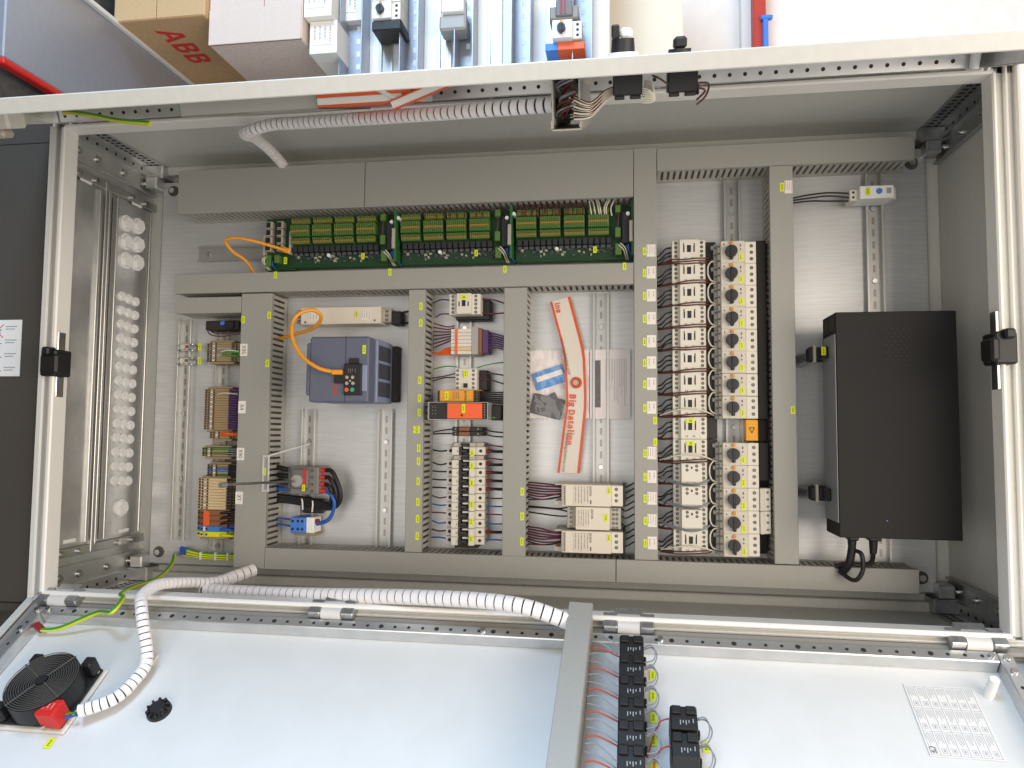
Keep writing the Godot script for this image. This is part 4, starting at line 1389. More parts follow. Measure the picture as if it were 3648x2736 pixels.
# ---------------------------------------------------------------- drive bay
func drive_bay() -> void:
	var o := thing("mains_filter", "flat cream mains filter box above the frequency converter", "filter", Vector3(-378, 2, -114))
	part("housing", bx(-92, 92, 0, 48, -19, 19, 1.2), M.cream, o)
	for s in [-1.0, 1.0]:
		part("terminal_end", bx(s * 92, s * 112, 4, 34, -16, 14, 1), M.ivory_shade, o)
		var h := S()
		for k in 3:
			ab(h, s * 98, s * 106, 34, 34.4, -13 + k * 9.5, -7 + k * 9.5)
		part("terminal_slots", h, M.grey_mid, o)
	part("plug", bx(112, 134, 4, 32, -10, 20, 2), M.wire_dark, o)
	label_on(o, "yellow_label", M.yel, 34, 41, 49, -9, 6)
	label_on(o, "printed_label", M.white_lab, -72, -44, 48.7, -6, 12)
	label_on(o, "printed_label", M.white_lab, 48, 70, 48.7, -12, 12)
	screws(o, [Vector3(-81, 48, 14), Vector3(79, 48, 12)], 2.4)
	wires(o, "black_lead", [[Vector3(128, 24, -4), Vector3(142, 30, -8), Vector3(166, 24, -12)], [Vector3(128, 22, 14), Vector3(146, 26, 16), Vector3(166, 22, 10)]], 2.6, M.wire_black)
	# frequency converter
	o = thing("frequency_converter", "dark blue grey frequency converter with keypad and orange patch cable", "drive", Vector3(-334, 2, 10))
	var st := S()
	ab(st, -66, 68, 20, 120, -62, 70, 2)
	part("rear_housing", st, M.drive_side, o)
	st = S()
	ab(st, -62, 64, 120, 162, -62, 72, 3)
	ab(st, -70, -60, 40, 160, -50, 58, 3)
	part("front_cover", st, M.drive, o)
	part("cover_seam", bx(15, 16, 162, 162.4, -62, 72), M.well, o)
	part("foot", bx(54, 82, 0, 20, -58, 66, 2), M.wire_dark, o)
	part("heat_sink", bx(-60, 60, 0, 20, -58, 66, 1), M.black, o)
	var vs := S()
	for r in 3:
		for k in 16:
			var y := 34.0 + k * 5.0
			ab(vs, 68, 68.5, y, y + 2.6, -50 + r * 38.0, -18 + r * 38.0)
	part("ventilation_slots", vs, M.wire_dark, o)
	var kp := S()
	ab(kp, 15, 52, 162, 169, -6, 58, 1.5)
	part("keypad", kp, M.black, o)
	part("display", bx(24, 44, 162, 167, -17, -6, 1), M.well, o)
	part("keypad_side", bx(52, 62, 150, 167, -4, 50, 1.5), M.drive_side, o)
	var bt := S()
	for p in [[20, 22], [32, 22], [20, 34], [33, 34], [27, 29]]:
		cyl(bt, Vector3(p[0] + 2, 169, p[1]), Vector3(p[0] + 2, 170.6, p[1]), 3.4 if p[0] != 27 else 2, -1, 12)
	part("keys", bt, M.ivory_shade, o)
	part("stop_key", S_cyl(Vector3(22, 169, 47), Vector3(22, 171, 47), 4.2), M.orange, o)
	part("run_key", S_cyl(Vector3(34, 169, 47), Vector3(34, 171, 47), 4.2), M.green_btn, o)
	var pm := S()
	for k in 7:
		ab(pm, -56 + k * 8, -54.6 + k * 8, 162, 162.4, 30, 30 + 34 - (k % 3) * 4)
	ab(pm, 24, 25.5, 169, 169.3, 4, 12)
	ab(pm, 28, 29.5, 169, 169.3, 4, 14)
	ab(pm, 32, 33.5, 169, 169.3, 4, 10)
	ab(pm, 38, 39.5, 169, 169.3, 4, 12)
	part("printed_marks", pm, M.grey_mid, o)
	var op := S()
	ab(op, -8, -5.5, 162, 162.5, 28, 58)
	ab(op, -3.5, -2.4, 162, 162.5, 30, 58)
	part("orange_print", op, M.wire_red, o)
	label_on(o, "yellow_label", M.yel, 51, 58, 163, -44, -26)
	wires(o, "grey_lead", [[Vector3(-66, 30, 0), Vector3(-90, 34, -4), Vector3(-124, 26, -2)], [Vector3(-66, 30, 20), Vector3(-90, 34, 4), Vector3(-120, 26, 10)], [Vector3(-66, 30, 26), Vector3(-86, 36, 10), Vector3(-118, 26, 14)], [Vector3(-66, 26, -12), Vector3(-90, 30, -16), Vector3(-124, 26, -14)]], 1.9, M.wire_grey)
	wires(o, "dark_lead", [[Vector3(-66, 30, -20), Vector3(-90, 34, -6), Vector3(-124, 26, -4)], [Vector3(-66, 34, -4), Vector3(-90, 34, -10), Vector3(-124, 26, -10)]], 2.2, M.wire_dark)
	# main switch
	o = thing("main_switch", "grey rotary main switch with red terminals and black cables", "switch", Vector3(-447, 8, 248))
	st = S()
	ab(st, -30, 34, 0, 58, -30, 30, 2)
	ab(st, -44, -26, 0, 40, -28, 28, 2)
	part("housing", st, M.grey_switch, o)
	part("smoked_hood", bx(-26, 14, 58, 66, -26, 18, 4), M.grey_mid, o)
	st = S()
	cyl(st, Vector3(-10, 58, 0), Vector3(-10, 70, 0), 14, 13, 20)
	part("drive_hub", st, M.grey_plastic, o)
	part("red_stripe", bx(3, 9, 66, 67, -26, 14), M.bright_red, o)
	label_on(o, "yellow_label", M.yel, 2, 9, 68, 8, 22)
	screws(o, [Vector3(20, 58, -22), Vector3(20, 58, -7), Vector3(20, 58, 8), Vector3(20, 58, 23), Vector3(-38, 40, 22), Vector3(-38, 40, -22)], 3.4)
	for k in 4:
		st = S()
		cyl(st, Vector3(34, 40, -22 + k * 15), Vector3(44, 40, -22 + k * 15), 6, 5, 12)
		part("red_sleeve", st, M.bright_red, o)
	var bk: Array = []
	for k in 3:
		var z := -22.0 + k * 15
		bk.append([Vector3(42, 40, z), Vector3(62 - k * 4, 46, z + 4), Vector3(80 - k * 10, 44, 26), Vector3(70 - k * 8, 36, 54 - k * 3), Vector3(40, 26, 62 - k * 5), Vector3(0, 20, 56 - k * 6), Vector3(-50, 18, 50 - k * 5), Vector3(-84, 18, 48 - k * 6)])
	wires(o, "black_cable", bk, 5.0, M.wire_black)
	wires(o, "blue_cable", [[Vector3(42, 40, 23), Vector3(58, 44, 30), Vector3(66, 42, 52), Vector3(52, 36, 84), Vector3(22, 30, 96)]], 4.4, M.wire_blue)
	wires(o, "left_cable", [[Vector3(-44, 24, -20), Vector3(-64, 26, -24), Vector3(-90, 18, -30)], [Vector3(-44, 24, -6), Vector3(-64, 26, -8), Vector3(-90, 18, -10)], [Vector3(-44, 24, 8), Vector3(-64, 26, 6), Vector3(-90, 18, 4)]], 5.5, M.wire_black)
	wires(o, "left_blue_cable", [[Vector3(-44, 24, 22), Vector3(-62, 26, 22), Vector3(-90, 18, 20)]], 4.4, M.wire_blue)
	wires(o, "cable_tie", [[Vector3(-16, 28, 42), Vector3(-13, 30, 50), Vector3(-14, 26, 66)], [Vector3(10, 30, 46), Vector3(12, 32, 54), Vector3(9, 28, 70)]], 1.8, M.white)
	o = thing("end_bracket", "black foam pad tied between the main switch and the blue terminal", "pad", Vector3(-446, 8, 305))
	part("pad", bx(-22, 26, 0, 12, -14, 18, 2), M.black, o)
	# rod and clear carrier
	o = thing("switch_shaft", "long square steel shaft standing out of the main switch", "shaft", Vector3(-459, 78, 249))
	st = S()
	cyl(st, Vector3(0, 0, 0), Vector3(-66, 174, -3), 3.6, -1, 4, true, false)
	part("shaft", st, M.steel, o)
	part("shaft_tip", S_cyl(Vector3(-64, 169, -3), Vector3(-69, 182, -3), 5.5), M.galv, o)
	o = thing("shaft_guard", "clear plastic bracket with a window over the broad duct", "bracket", Vector3(-519, 82, 233))
	st = S()
	ab(st, -14, 2, 0, 3, -40, -34, 0.5)
	ab(st, -14, 2, 0, 3, 34, 40, 0.5)
	ab(st, -14, -10, 0, 3, -34, 34, 0.5)
	ab(st, -2, 2, 0, 3, -34, 34, 0.5)
	part("window_frame", st, M.clear, o)
	st = S()
	for e in [[Vector3(0, 1, -38), Vector3(62, -72, -64)]]:
		cyl(st, e[0], e[1], 2.6, -1, 6)
	part("arm", st, M.clear, o)
	# blue neutral terminal
	o = thing("neutral_terminal", "bright blue neutral terminal with white end below the main switch", "terminal", Vector3(-454, 8, 346))
	part("blue_body", bx(-26, 8, 0, 46, -17, 17, 1.2), M.blue, o)
	part("white_end", bx(8, 26, 0, 40, -17, 17, 1.2), M.white_plain, o)
	screws(o, [Vector3(-20, 46, -9), Vector3(-8, 46, -9), Vector3(2, 46, -9), Vector3(-20, 46, 8), Vector3(-8, 46, 8), Vector3(2, 46, 8)], 3.2, false)
	part("red_sleeve", S_cyl(Vector3(20, 30, -8), Vector3(34, 30, -8), 5), M.red, o)
	part("end_clamp", bx(-26, 28, 0, 30, 18, 24, 1), M.beige, o)
	wires(o, "left_lead", [[Vector3(-26, 24, -8), Vector3(-44, 22, -10), Vector3(-78, 18, -12)], [Vector3(-26, 24, 6), Vector3(-44, 22, 4), Vector3(-78, 18, 0)]], 2.2, M.wire_blue)
	# earth bundle by the lower edge
	o = thing("earth_bundle", "green and yellow earth wires bundled along the lower plate edge", "wires", Vector3(-680, 6, 420))
	var a: Array = []
	var b: Array = []
	for k in 8:
		var w := [Vector3(-78, 6, -10 + k * 2.2), Vector3(-56, 10, -6 + k * 2.0), Vector3(-20, 12, k * 1.5), Vector3(30, 12, k * 1.7), Vector3(88, 12, k * 1.8)]
		if k % 3 == 0: b.append(w)
		else: a.append(w)
	wires(o, "yellow_wire", a, 1.9, M.gy_yellow)
	wires(o, "green_wire", b, 1.9, M.gy_green)
	wires(o, "blue_sleeve", [[Vector3(-82, 6, -8), Vector3(-66, 8, -6)], [Vector3(-82, 6, 0), Vector3(-66, 8, 0)]], 6, M.wire_blue)
	for x in [-30.0, 6.0, 36.0, 60.0]:
		part("cable_tie", bx(x, x + 4, 8, 18, -4, 14, 1), M.white_plain, o)

# ---------------------------------------------------------------- documents, computer, small supply
func text_page(w: int, h: int, sd: int) -> StandardMaterial3D:
	var im := Image.create(w, h, false, Image.FORMAT_RGB8)
	im.fill(Color.html("eee6e6"))
	rng.seed = sd
	for k in 13:
		var y := int(h * (0.10 + 0.55 * k / 13.0))
		im.fill_rect(Rect2i(int(w * 0.14), y, int(w * rng.randf_range(0.25, 0.72)), 1), Color.html("7f787c"))
	im.fill_rect(Rect2i(int(w * 0.16), int(h * 0.74), int(w * 0.68), int(h * 0.2)), Color.html("6b676b"))
	for k in 30:
		im.fill_rect(Rect2i(int(w * rng.randf_range(0.17, 0.8)), int(h * rng.randf_range(0.75, 0.9)), 3, 3), Color.html("7d797b"))
	im.fill_rect(Rect2i(int(w * 0.16), int(h * 0.735), int(w * 0.1), int(h * 0.03)), Color.html("8aa070"))
	return img_mat(im)

func ribbon_strip(st: SurfaceTool, left: Array, right: Array, y: Array, a0: float, a1: float, lift: float, th := 0.8) -> void:
	var l := curve(left, 8)
	var r := curve(right, 8)
	st.set_smooth_group(1)
	var top: Array = []
	for i in l.size():
		var p := l[i].lerp(r[i], a0) + Vector3(0, lift, 0)
		var q := l[i].lerp(r[i], a1) + Vector3(0, lift, 0)
		top.append([p, q])
	for i in top.size() - 1:
		quad(st, top[i][0], top[i][1], top[i + 1][1], top[i + 1][0], Vector3.UP)
	st.set_smooth_group(FLAT)
	for i in top.size() - 1:
		for s in 2:
			quad(st, top[i][s], top[i + 1][s], top[i + 1][s] - Vector3(0, th, 0), top[i][s] - Vector3(0, th, 0), Vector3(-1 if s == 0 else 1, 0, 0))

func documents() -> void:
	var o := thing("document_bag", "clear plastic bag with paper sheet, blue card and dark foil pouch", "document bag", Vector3(148, 9, 36))
	var pg := S()
	sheet(pg, 21, 106, 2, -74, 74)
	part("paper_sheet", pg, text_page(128, 160, 40), o)
	var bl := S()
	box(bl, Vector3(-34, 0, -19), Vector3(34, 3, 19), 0.4, Transform3D(Basis(Vector3.UP, 0.32), Vector3(-66, 3, -14)))
	var bc := part("blue_card", bl, M.blue_card, o)
	var wp := S()
	box(wp, Vector3(-28, 3, -9), Vector3(30, 3.4, 2), 0, Transform3D(Basis(Vector3.UP, 0.32), Vector3(-66, 3, -14)))
	part("card_print", wp, M.white_lab, bc)
	var fo := S()
	box(fo, Vector3(-35, 0, -22), Vector3(34, 5, 22), 2, Transform3D(Basis(Vector3.UP, -0.24), Vector3(-70, 2, 48)))
	box(fo, Vector3(-25, 4, -9), Vector3(14, 6, 10), 2, Transform3D(Basis(Vector3.UP, -0.6), Vector3(-66, 2, 46)))
	box(fo, Vector3(2, 4, -20), Vector3(24, 6, 4), 2, Transform3D(Basis(Vector3.UP, 0.5), Vector3(-66, 2, 46)))
	part("foil_pouch", fo, M.foil, o)
	part("white_sheet", bx(-109, 19, 0.2, 1.0, -73, 73), M.paper, o)
	var fl := S()
	var fn := FastNoiseLite.new()
	fn.seed = 5
	fn.frequency = 0.03
	fl.set_smooth_group(1)
	for i in 22:
		for j in 26:
			var q: Array[Vector3] = []
			for c in [[0, 0], [1, 0], [1, 1], [0, 1]]:
				var x: float = -112.0 + (i + c[0]) * 6.0
				var z: float = -76.0 + (j + c[1]) * 5.9
				q.append(Vector3(x, 10.0 + 3.5 * fn.get_noise_2d(x * 1.4, z), z))
			quad(fl, q[0], q[1], q[2], q[3], Vector3.UP)
	part("plastic_film", fl, M.film, o)
	# printed ribbon lying over the bag
	o = thing("printed_ribbon", "curved pale plastic ribbon with orange borders and lettering over the bag", "ribbon", Vector3(115, 14, 40))
	var lf: Array = []
	var rt: Array = []
	var L := [[83, -141], [110, -41], [116, 3], [119, 78], [113, 126], [100, 225]]
	var R := [[126, -153], [155, -42], [160, 7], [162, 76], [158, 126], [148, 225]]
	for k in 6:
		lf.append(Vector3(L[k][0] - 115, [4, 10, 12, 12, 8, 2][k], L[k][1] - 40))
		rt.append(Vector3(R[k][0] - 115, [1, 9, 13, 13, 9, 3][k], R[k][1] - 40))
	var st := S()
	ribbon_strip(st, lf, rt, [], 0.0, 1.0, 0)
	part("ribbon_band", st, M.ribbon, o)
	st = S()
	ribbon_strip(st, lf, rt, [], 0.0, 0.11, 0.5)
	ribbon_strip(st, lf, rt, [], 0.88, 1.0, 0.5)
	part("border_stripes", st, M.ribbon_orange, o)
	lettering(o, "Big Dataline", Vector3(15, 14.9, 72), 13.5, M.ribbon_orange, Basis(Vector3.UP, -0.07), false, "lettering", true)
	lettering(o, "www.bigdataline.com", Vector3(3, 14.8, -62), 6.0, M.dark_print, Basis(Vector3.UP, 0.22))
	lettering(o, "www.bigdataline.com", Vector3(3, 9.0, 143), 6.0, M.dark_print, Basis(Vector3.UP, -0.12))
	lettering(o, "ine", Vector3(-14, 8.0, -168), 11.0, M.ribbon_orange, Basis(Vector3.UP, 0.22), false, "lettering", true)
	st = S()
	for k in 20:
		var t0 := TAU * k / 20
		var t1 := TAU * (k + 1) / 20
		cyl(st, Vector3(26 + 9 * cos(t0), 14.6, -6 + 9 * sin(t0)), Vector3(26 + 9 * cos(t1), 14.6, -6 + 9 * sin(t1)), 3.4, -1, 5)
	var em := part("ring_emblem", st, M.ribbon_orange, o)
	part("emblem_centre", S_cyl(Vector3(25, 14, -6), Vector3(25, 15.5, -6), 6), M.ivory_shade, em)
	# black computer on spring brackets
	o = thing("industrial_computer", "large black industrial computer box on spring brackets with power plugs", "computer", Vector3(727, 2, 120))
	st = S()
	ab(st, -103, 103, 84, 172, -205, 204, 1.5)
	part("sheet_cover", st, M.black_rough, o)
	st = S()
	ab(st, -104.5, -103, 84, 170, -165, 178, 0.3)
	part("side_panel", st, M.pc_side_lit, o)  # lit side of the black case, its brightness painted as grey
	st = S()
	ab(st, -104.6, -103, 92, 128, -198, -172)
	ab(st, -104.6, -103, 134, 166, -198, -172)
	part("vent_grille", st, M.well, o)
	st = S()
	for i in 9:
		for j in 9:
			if (i + j) % 2 == 0:
				cyl(st, Vector3(-16 + i * 5.0, 171, -172 + j * 7.0), Vector3(-16 + i * 5.0, 172.4, -172 + j * 7.0), 1.6, -1, 6)
	part("vent_holes", st, M.well, o)
	for z in [-136.0, 132.0]:
		st = S()
		ab(st, -132, -100, 66, 92, z - 14, z + 14, 3)
		ab(st, -112, -104, 92, 130, z - 12, z + 12, 3)
		var br := part("bracket", st, M.black, o)
		st = S()
		cyl(st, Vector3(-128, 0, z + 4), Vector3(-124, 66, z + 2), 14, 9, 14)
		part("spring_mount", st, M.galv_dark, br)
		part("clip", bx(-124, -119, 60, 98, z - 18, z + 16, 1), M.ivory_shade, br)
	for z in [-100.0, 100.0]:
		part("rear_mount", bx(0, 60, 0, 84, z - 12, z + 12, 2), M.galv_dark, o)
	label_on(o, "yellow_label", M.yel, -118, -110, 131, -146, -130)
	for p in [[-64.0, 9.0], [-26.0, 11.0]]:
		st = S()
		ab(st, p[0] - p[1], p[0] + p[1], 96, 122, 204, 216, 2)
		cyl(st, Vector3(p[0], 108, 216), Vector3(p[0], 106, 240), 8, 6, 10)
		part("power_plug", st, M.black, o)
	part("power_light", S_cyl(Vector3(-22, 171, 172), Vector3(-22, 172.5, 172), 1.2), M.blue, o)
	o = thing("computer_cable", "black power cables looping below the computer into the duct", "cable", Vector3(680, 60, 380))
	wires(o, "cable", [[Vector3(22, 46, -22), Vector3(22, 36, -4), Vector3(10, 30, 6), Vector3(-20, 28, 4), Vector3(-40, 20, 12)], [Vector3(-16, 48, -24), Vector3(-4, 60, -20), Vector3(-2, 60, 10), Vector3(-14, 54, 30), Vector3(-30, 36, 22), Vector3(-32, 20, 10)]], 4.2, M.wire_black)
	wires(o, "thick_cable", [[Vector3(-16, 46, -30), Vector3(-20, 40, 0), Vector3(-30, 24, 22)]], 8.0, M.wire_black)
	# thermostat at the upper right
	o = thing("small_supply", "slim white module with blue dial and three black leads", "module", Vector3(732, 8, -343))
	part("housing", bx(-26, 38, 0, 52, -13, 13, 1.2), M.white_plain, o)
	part("terminal_end", bx(-42, -26, 0, 40, -10, 13, 1), M.ivory_light, o)
	part("far_end", bx(38, 46, 0, 40, -11, 12, 1), M.ivory_light, o)
	part("dial", S_cyl(Vector3(10, 52, -1), Vector3(10, 55, -1), 5.5, 16), M.blue, o)
	label_on(o, "yellow_label", M.yel, -16, -7, 53, -9, 7)
	part("slot", bx(24, 33, 52, 52.4, -7, 4), M.grey_plastic, o)
	screws(o, [Vector3(-35, 40, -4), Vector3(-35, 40, 6)], 2.6, false)
	wires(o, "black_lead", [[Vector3(-40, 34, -4), Vector3(-80, 38, -6), Vector3(-120, 38, -3), Vector3(-156, 30, 1)], [Vector3(-40, 32, 4), Vector3(-80, 36, 0), Vector3(-120, 36, 3), Vector3(-156, 28, 5)], [Vector3(-40, 30, 10), Vector3(-80, 34, 10), Vector3(-120, 32, 8), Vector3(-156, 26, 10)]], 1.7, M.wire_dark)

# ---------------------------------------------------------------- cables and hoses
func striped_cable(o: Node3D, pts: Array, r: float) -> void:
	var st := S()
	cable(st, pts, r, 8, 8)
	part("yellow_sheath", st, M.gy_yellow, o)
	var c: Array = []
	for p in pts:
		c.append(p + Vector3(-r * 0.2, r * 0.3, -r * 0.5))
	st = S()
	cable(st, c, r * 0.8, 8, 8)
	part("green_stripe", st, M.gy_green, o)

func rel(pts: Array, at: Vector3) -> Array:
	var out: Array = []
	for p in pts:
		out.append(Vector3(p[0], p[1], p[2]) - at)
	return out

func cables() -> void:
	var at := Vector3(-512, 70, -454)
	var o := thing("spiral_hose", "white spiral hose rising past the far wall to the edge-on door", "hose", at, "white spiral cable hoses")
	hose(o, rel([[-512, 66, -452], [-496, 160, -448], [-484, 250, -440], [-470, 315, -420], [-440, 345, -414], [-390, 366, -413], [-320, 392, -402], [-210, 440, -381], [-80, 500, -355], [42, 555, -332], [150, 590, -318]], at), 11.0, 13.5, 3.4)
	at = Vector3(-562, 85, 440)
	o = thing("spiral_hose", "thin white spiral hose curving down to the fan on the open door", "hose", at, "white spiral cable hoses")
	var f := func(u: float, v: float, w: float) -> Array:
		var q := low_door * Vector3(u, w, v)
		return [q.x, q.y, q.z]
	hose(o, rel([[-556, 82, 442], [-571, 130, 448], [-589, 170, 450], [-613, 230, 440], [-627, 292, 432], [-623, 345, 440], [-606, 372, 455], [-592, 385, 485], f.call(-574, 110, 25), f.call(-575, 146, 20), f.call(-590, 185, 20), f.call(-632, 214, 24)], at), 10.5, 11.0, 1.8)
	var mo := S()
	for p in [[-586, 92], [-591, 152]]:
		box(mo, Vector3(-11, 0, -11), Vector3(11, 5, 11), 1, Transform3D(low_door.basis, low_door * Vector3(p[0], 0, p[1]) - at))
	part("adhesive_base", mo, M.ivory_light, o)
	at = Vector3(-560, 85, 440)
	o = thing("spiral_hose", "thick white spiral hose running along the lower rim to the door duct", "hose", at, "white spiral cable hoses")
	hose(o, rel([[-548, 80, 440], [-575, 130, 450], [-600, 180, 460], [-560, 195, 461], [-419, 230, 454], [-255, 270, 442], [-121, 305, 432], [1, 335, 426], [82, 350, 431], [158, 345, 455]], at), 13.5, 16.0, 2.4)
	at = Vector3(-775, 20, 427)
	o = thing("earth_wire", "green and yellow earth wire hanging from plate corner to the open door", "wire", at, "green and yellow earth wires")
	striped_cable(o, rel([[-775, 16, 427], [-754, 60, 442], [-726, 150, 452], [-715, 240, 451], [-699, 300, 452], [-668, 335, 449], [-663, 372, 466], f.call(-715, 28, 42), f.call(-790, 46, 16), f.call(-832, 50, 14)], at), 3.6)
	part("lug", S_cyl(Vector3(-6, -16, -2), Vector3(2, -2, 1), 5), M.steel, o)
	part("red_sleeve", S_cyl(low_door * Vector3(-826, 14, 50) - at, low_door * Vector3(-842, 18, 42) - at, 6.5), M.red, o)
	at = Vector3(-802, 360, -458)
	o = thing("earth_wire", "stiff green and yellow earth wire sticking out at the edge-on door", "wire", at, "green and yellow earth wires")
	striped_cable(o, rel([[-825, 350, -466], [-800, 370, -458], [-700, 430, -420], [-614, 470, -388], [-545, 488, -372]], at), 3.6)
	at = Vector3(-512, 55, -265)
	o = thing("patch_cable", "orange patch cable looping from network socket over the rail", "cable", at, "orange patch cables")
	var st := S()
	cable(st, rel([[-506, 52, -262], [-539, 75, -270], [-572, 95, -277], [-605, 101, -281], [-628, 98, -276], [-621, 80, -257], [-604, 58, -243], [-594, 40, -222], [-590, 30, -200]], at), 3.6, 9, 8)
	part("cable", st, M.patch, o)
	st = S()
	box(st, Vector3(-9, -5, -6), Vector3(9, 5, 6), 1.5, Transform3D(Basis(Vector3.UP, -0.3), Vector3(4, -4, 2)))
	part("plug", st, M.patch, o)
	at = Vector3(-338, 176, 22)
	o = thing("patch_cable", "orange patch cable looping over the frequency converter to its keypad", "cable", at, "orange patch cables")
	st = S()
	cable(st, rel([[-560, 24, -68], [-530, 34, -66], [-466, 80, -70], [-412, 112, -78], [-386, 134, -96], [-392, 152, -108], [-412, 166, -104], [-428, 176, -84], [-424, 186, -47], [-400, 191, -9], [-366, 190, 14], [-340, 184, 21]], at), 3.9, 10, 8)
	part("cable", st, M.patch, o)
	st = S()
	box(st, Vector3(-4, -5, -5), Vector3(18, 5, 5), 1.5)
	part("plug", st, M.patch, o)
	part("socket_block", bx(-2, 20, -10, -5, -4, 22, 1), M.black, o)

# ---------------------------------------------------------------- things on the doors
func contact_block(label: String, at: Vector3, group: String, on: Transform3D, h := 62.0) -> Node3D:
	var o := thing("switch_block", label, "switch block", at, group, on)
	var st := S()
	ab(st, -19, 19, 4, h, -19.5, 18, 1.5)
	ab(st, -17, -4, h, h + 5, -17, -4, 1)
	ab(st, 3, 17, h, h + 5, -17, -4, 1)
	ab(st, 19, 23, 30, 44, 4, 14, 1.5)
	cyl(st, Vector3(0, 0, 0), Vector3(0, 4, 0), 16, -1, 16)
	part("block_body", st, M.black, o)
	var mk := S()
	for k in 4:
		ab(mk, -6 + k * 4.0, -4.6 + k * 4.0, h, h + 0.5, 4, 11 - (k % 2) * 3)
	ab(mk, 12, 13.4, h, h + 1, 2, 8)
	part("terminal_marks", mk, M.grey_plastic, o)
	return o

func door_things() -> void:
	# trunking on the wide open door
	var o := thing("door_duct", "grey slotted duct standing on the wide open door", "cable duct", Vector3(168, 0, 0), "", low_door, Basis(Vector3.UP, -0.045))
	part("duct_base", bx(-18, 18, 0, 2, -8, 480), M.duct, o)
	slotted_wall(o, false, -8, 480, -17.6, 80, 11.0)
	slotted_wall(o, false, -8, 480, 18.6, 80, 11.0)
	var st := S()
	ab(st, -19.5, 19.5, 77.5, 80, -12, 482, 0.9)
	ab(st, -19.5, -18.5, 70, 77.5, -12, 482)
	ab(st, 19.4, 20.3, 70, 77.5, -12, 482)
	ab(st, -18.5, 18.5, 2, 77.5, -12, -10.5)
	part("cover", st, M.duct, o)
	# switch blocks
	var first: Node3D = null
	for k in 7:
		var at := Vector3(252 - k * 0.5, 0, 58 + k * 38.6)
		var label: String = "black switch contact block, %s from the hinge in the longer row" % NTH[k]
		var b: Node3D
		if first == null:
			first = contact_block(label, at, "switch contact blocks on the open door", low_door)
			b = first
		else:
			b = dup(first, at, label, low_door)
	for k in 2:
		var at := Vector3(325 - k, 0, 182 + k * 43.0)
		dup(first, at, "black switch contact block, %s of the separate pair" % ["nearer the hinge", "further from the hinge"][k], low_door)
	for k in 7:
		var z := 58 + k * 38.6
		var w := thing("wire_pair", "thin grey and red wires between door duct and switch block, %s from the hinge" % NTH[k], "wires", Vector3(210, 50, z), "thin wires from the door duct", low_door)
		rng.seed = 500 + k
		wires(w, "grey_wire", [[Vector3(-24, 14, -16), Vector3(-6, 18, -14), Vector3(22, 10, rng.randf_range(-2, 8))], [Vector3(-24, 8, -8), Vector3(-4, 10, -2), Vector3(22, 0, 8 + rng.randf() * 4)]], 1.1, M.wire_grey)
		wires(w, "red_wire", [[Vector3(-24, 6, 6), Vector3(-8, 8, 5), Vector3(22, -2, 12)]], 1.2, M.wire_red)
		wires(w, "loop_wire", [[Vector3(62, 0, -6), Vector3(72, 6, -8), Vector3(79, 4, 2), Vector3(76, 0, 16), Vector3(62, -2, 20)], [Vector3(62, -6, -8), Vector3(74, 0, -8), Vector3(82, -2, 4), Vector3(76, -6, 20), Vector3(62, -8, 24)]], 1.1, M.wire_grey)
		var lab := thing("yellow_tag", "yellow tag on the open door beside switch block, %s from the hinge" % NTH[k], "label", Vector3(286 - k * 0.8, 0.2, z + 6), "yellow tags on the open door", low_door)
		label_on(lab, "tag", M.yel, -5, 5, 1, -9, 9)
	for k in 2:
		var z := 182 + k * 43.0
		var w := thing("wire_pair", "grey loop and red wire at the separate switch pair, %s the hinge" % ["nearer", "further from"][k], "wires", Vector3(325, 40, z), "wires at the separate switch pair", low_door)
		wires(w, "loop_wire", [[Vector3(19, 10, -8), Vector3(30, 14, -8), Vector3(36, 12, 4), Vector3(32, 8, 20), Vector3(18, 2, 26)], [Vector3(19, 4, -10), Vector3(32, 8, -8), Vector3(40, 4, 6), Vector3(32, 2, 24), Vector3(18, -4, 30)]], 1.1, M.wire_grey)
		wires(w, "red_wire", [[Vector3(-19, 10, -6), Vector3(-34, 8, 0), Vector3(-44, -8, 16), Vector3(-52, -28, 34)]], 1.2, M.wire_red)
		var lab := thing("yellow_tag", "yellow tag on the open door beside the separate pair, %s" % ["upper one", "lower one"][k], "label", Vector3(359, 0.2, z + 2), "yellow tags on the open door", low_door)
		label_on(lab, "tag", M.yel, -5, 5, 1, -9, 9)
	o = thing("yellow_tag", "single yellow tag on the white door face below the fan", "label", Vector3(-663, 0.2, 257), "", low_door)
	label_on(o, "tag", M.yel, -6, 6, 1, -9, 9)
	# fan
	o = thing("filter_fan", "black filter fan with round grille and red connection box on the door", "fan", Vector3(-714, 0, 180), "", low_door)
	part("base_frame", bx(-66, 66, 0, 6, -62, 62, 3), M.ivory_light, o)
	st = S()
	ab(st, -60, 60, 6, 12, -58, 56, 2)
	cyl(st, Vector3(0, 12, 0), Vector3(0, 46, 0), 58, 57, 40)
	for p in [[-50, -48], [50, -48], [-50, 46]]:
		ab(st, p[0] - 10, p[0] + 10, 12, 44, p[1] - 10, p[1] + 10, 4)
	part("fan_housing", st, M.black, o)
	st = S()
	for r in 13:
		var rad := 12.0 + r * 3.7
		for k in 30:
			var t0 := TAU * k / 30
			var t1 := TAU * (k + 1) / 30
			cyl(st, Vector3(rad * cos(t0), 49, rad * sin(t0)), Vector3(rad * cos(t1), 49, rad * sin(t1)), 0.7, -1, 4, false)
	for k in 4:
		var t := TAU * k / 4 + 0.5
		cyl(st, Vector3(10 * cos(t), 50, 10 * sin(t)), Vector3(58 * cos(t), 49, 58 * sin(t)), 1.2, -1, 5)
	part("grille", st, M.seal, o)
	part("hub", S_cyl(Vector3(0, 44, 0), Vector3(0, 51, 0), 9, 20), M.black, o)
	st = S()
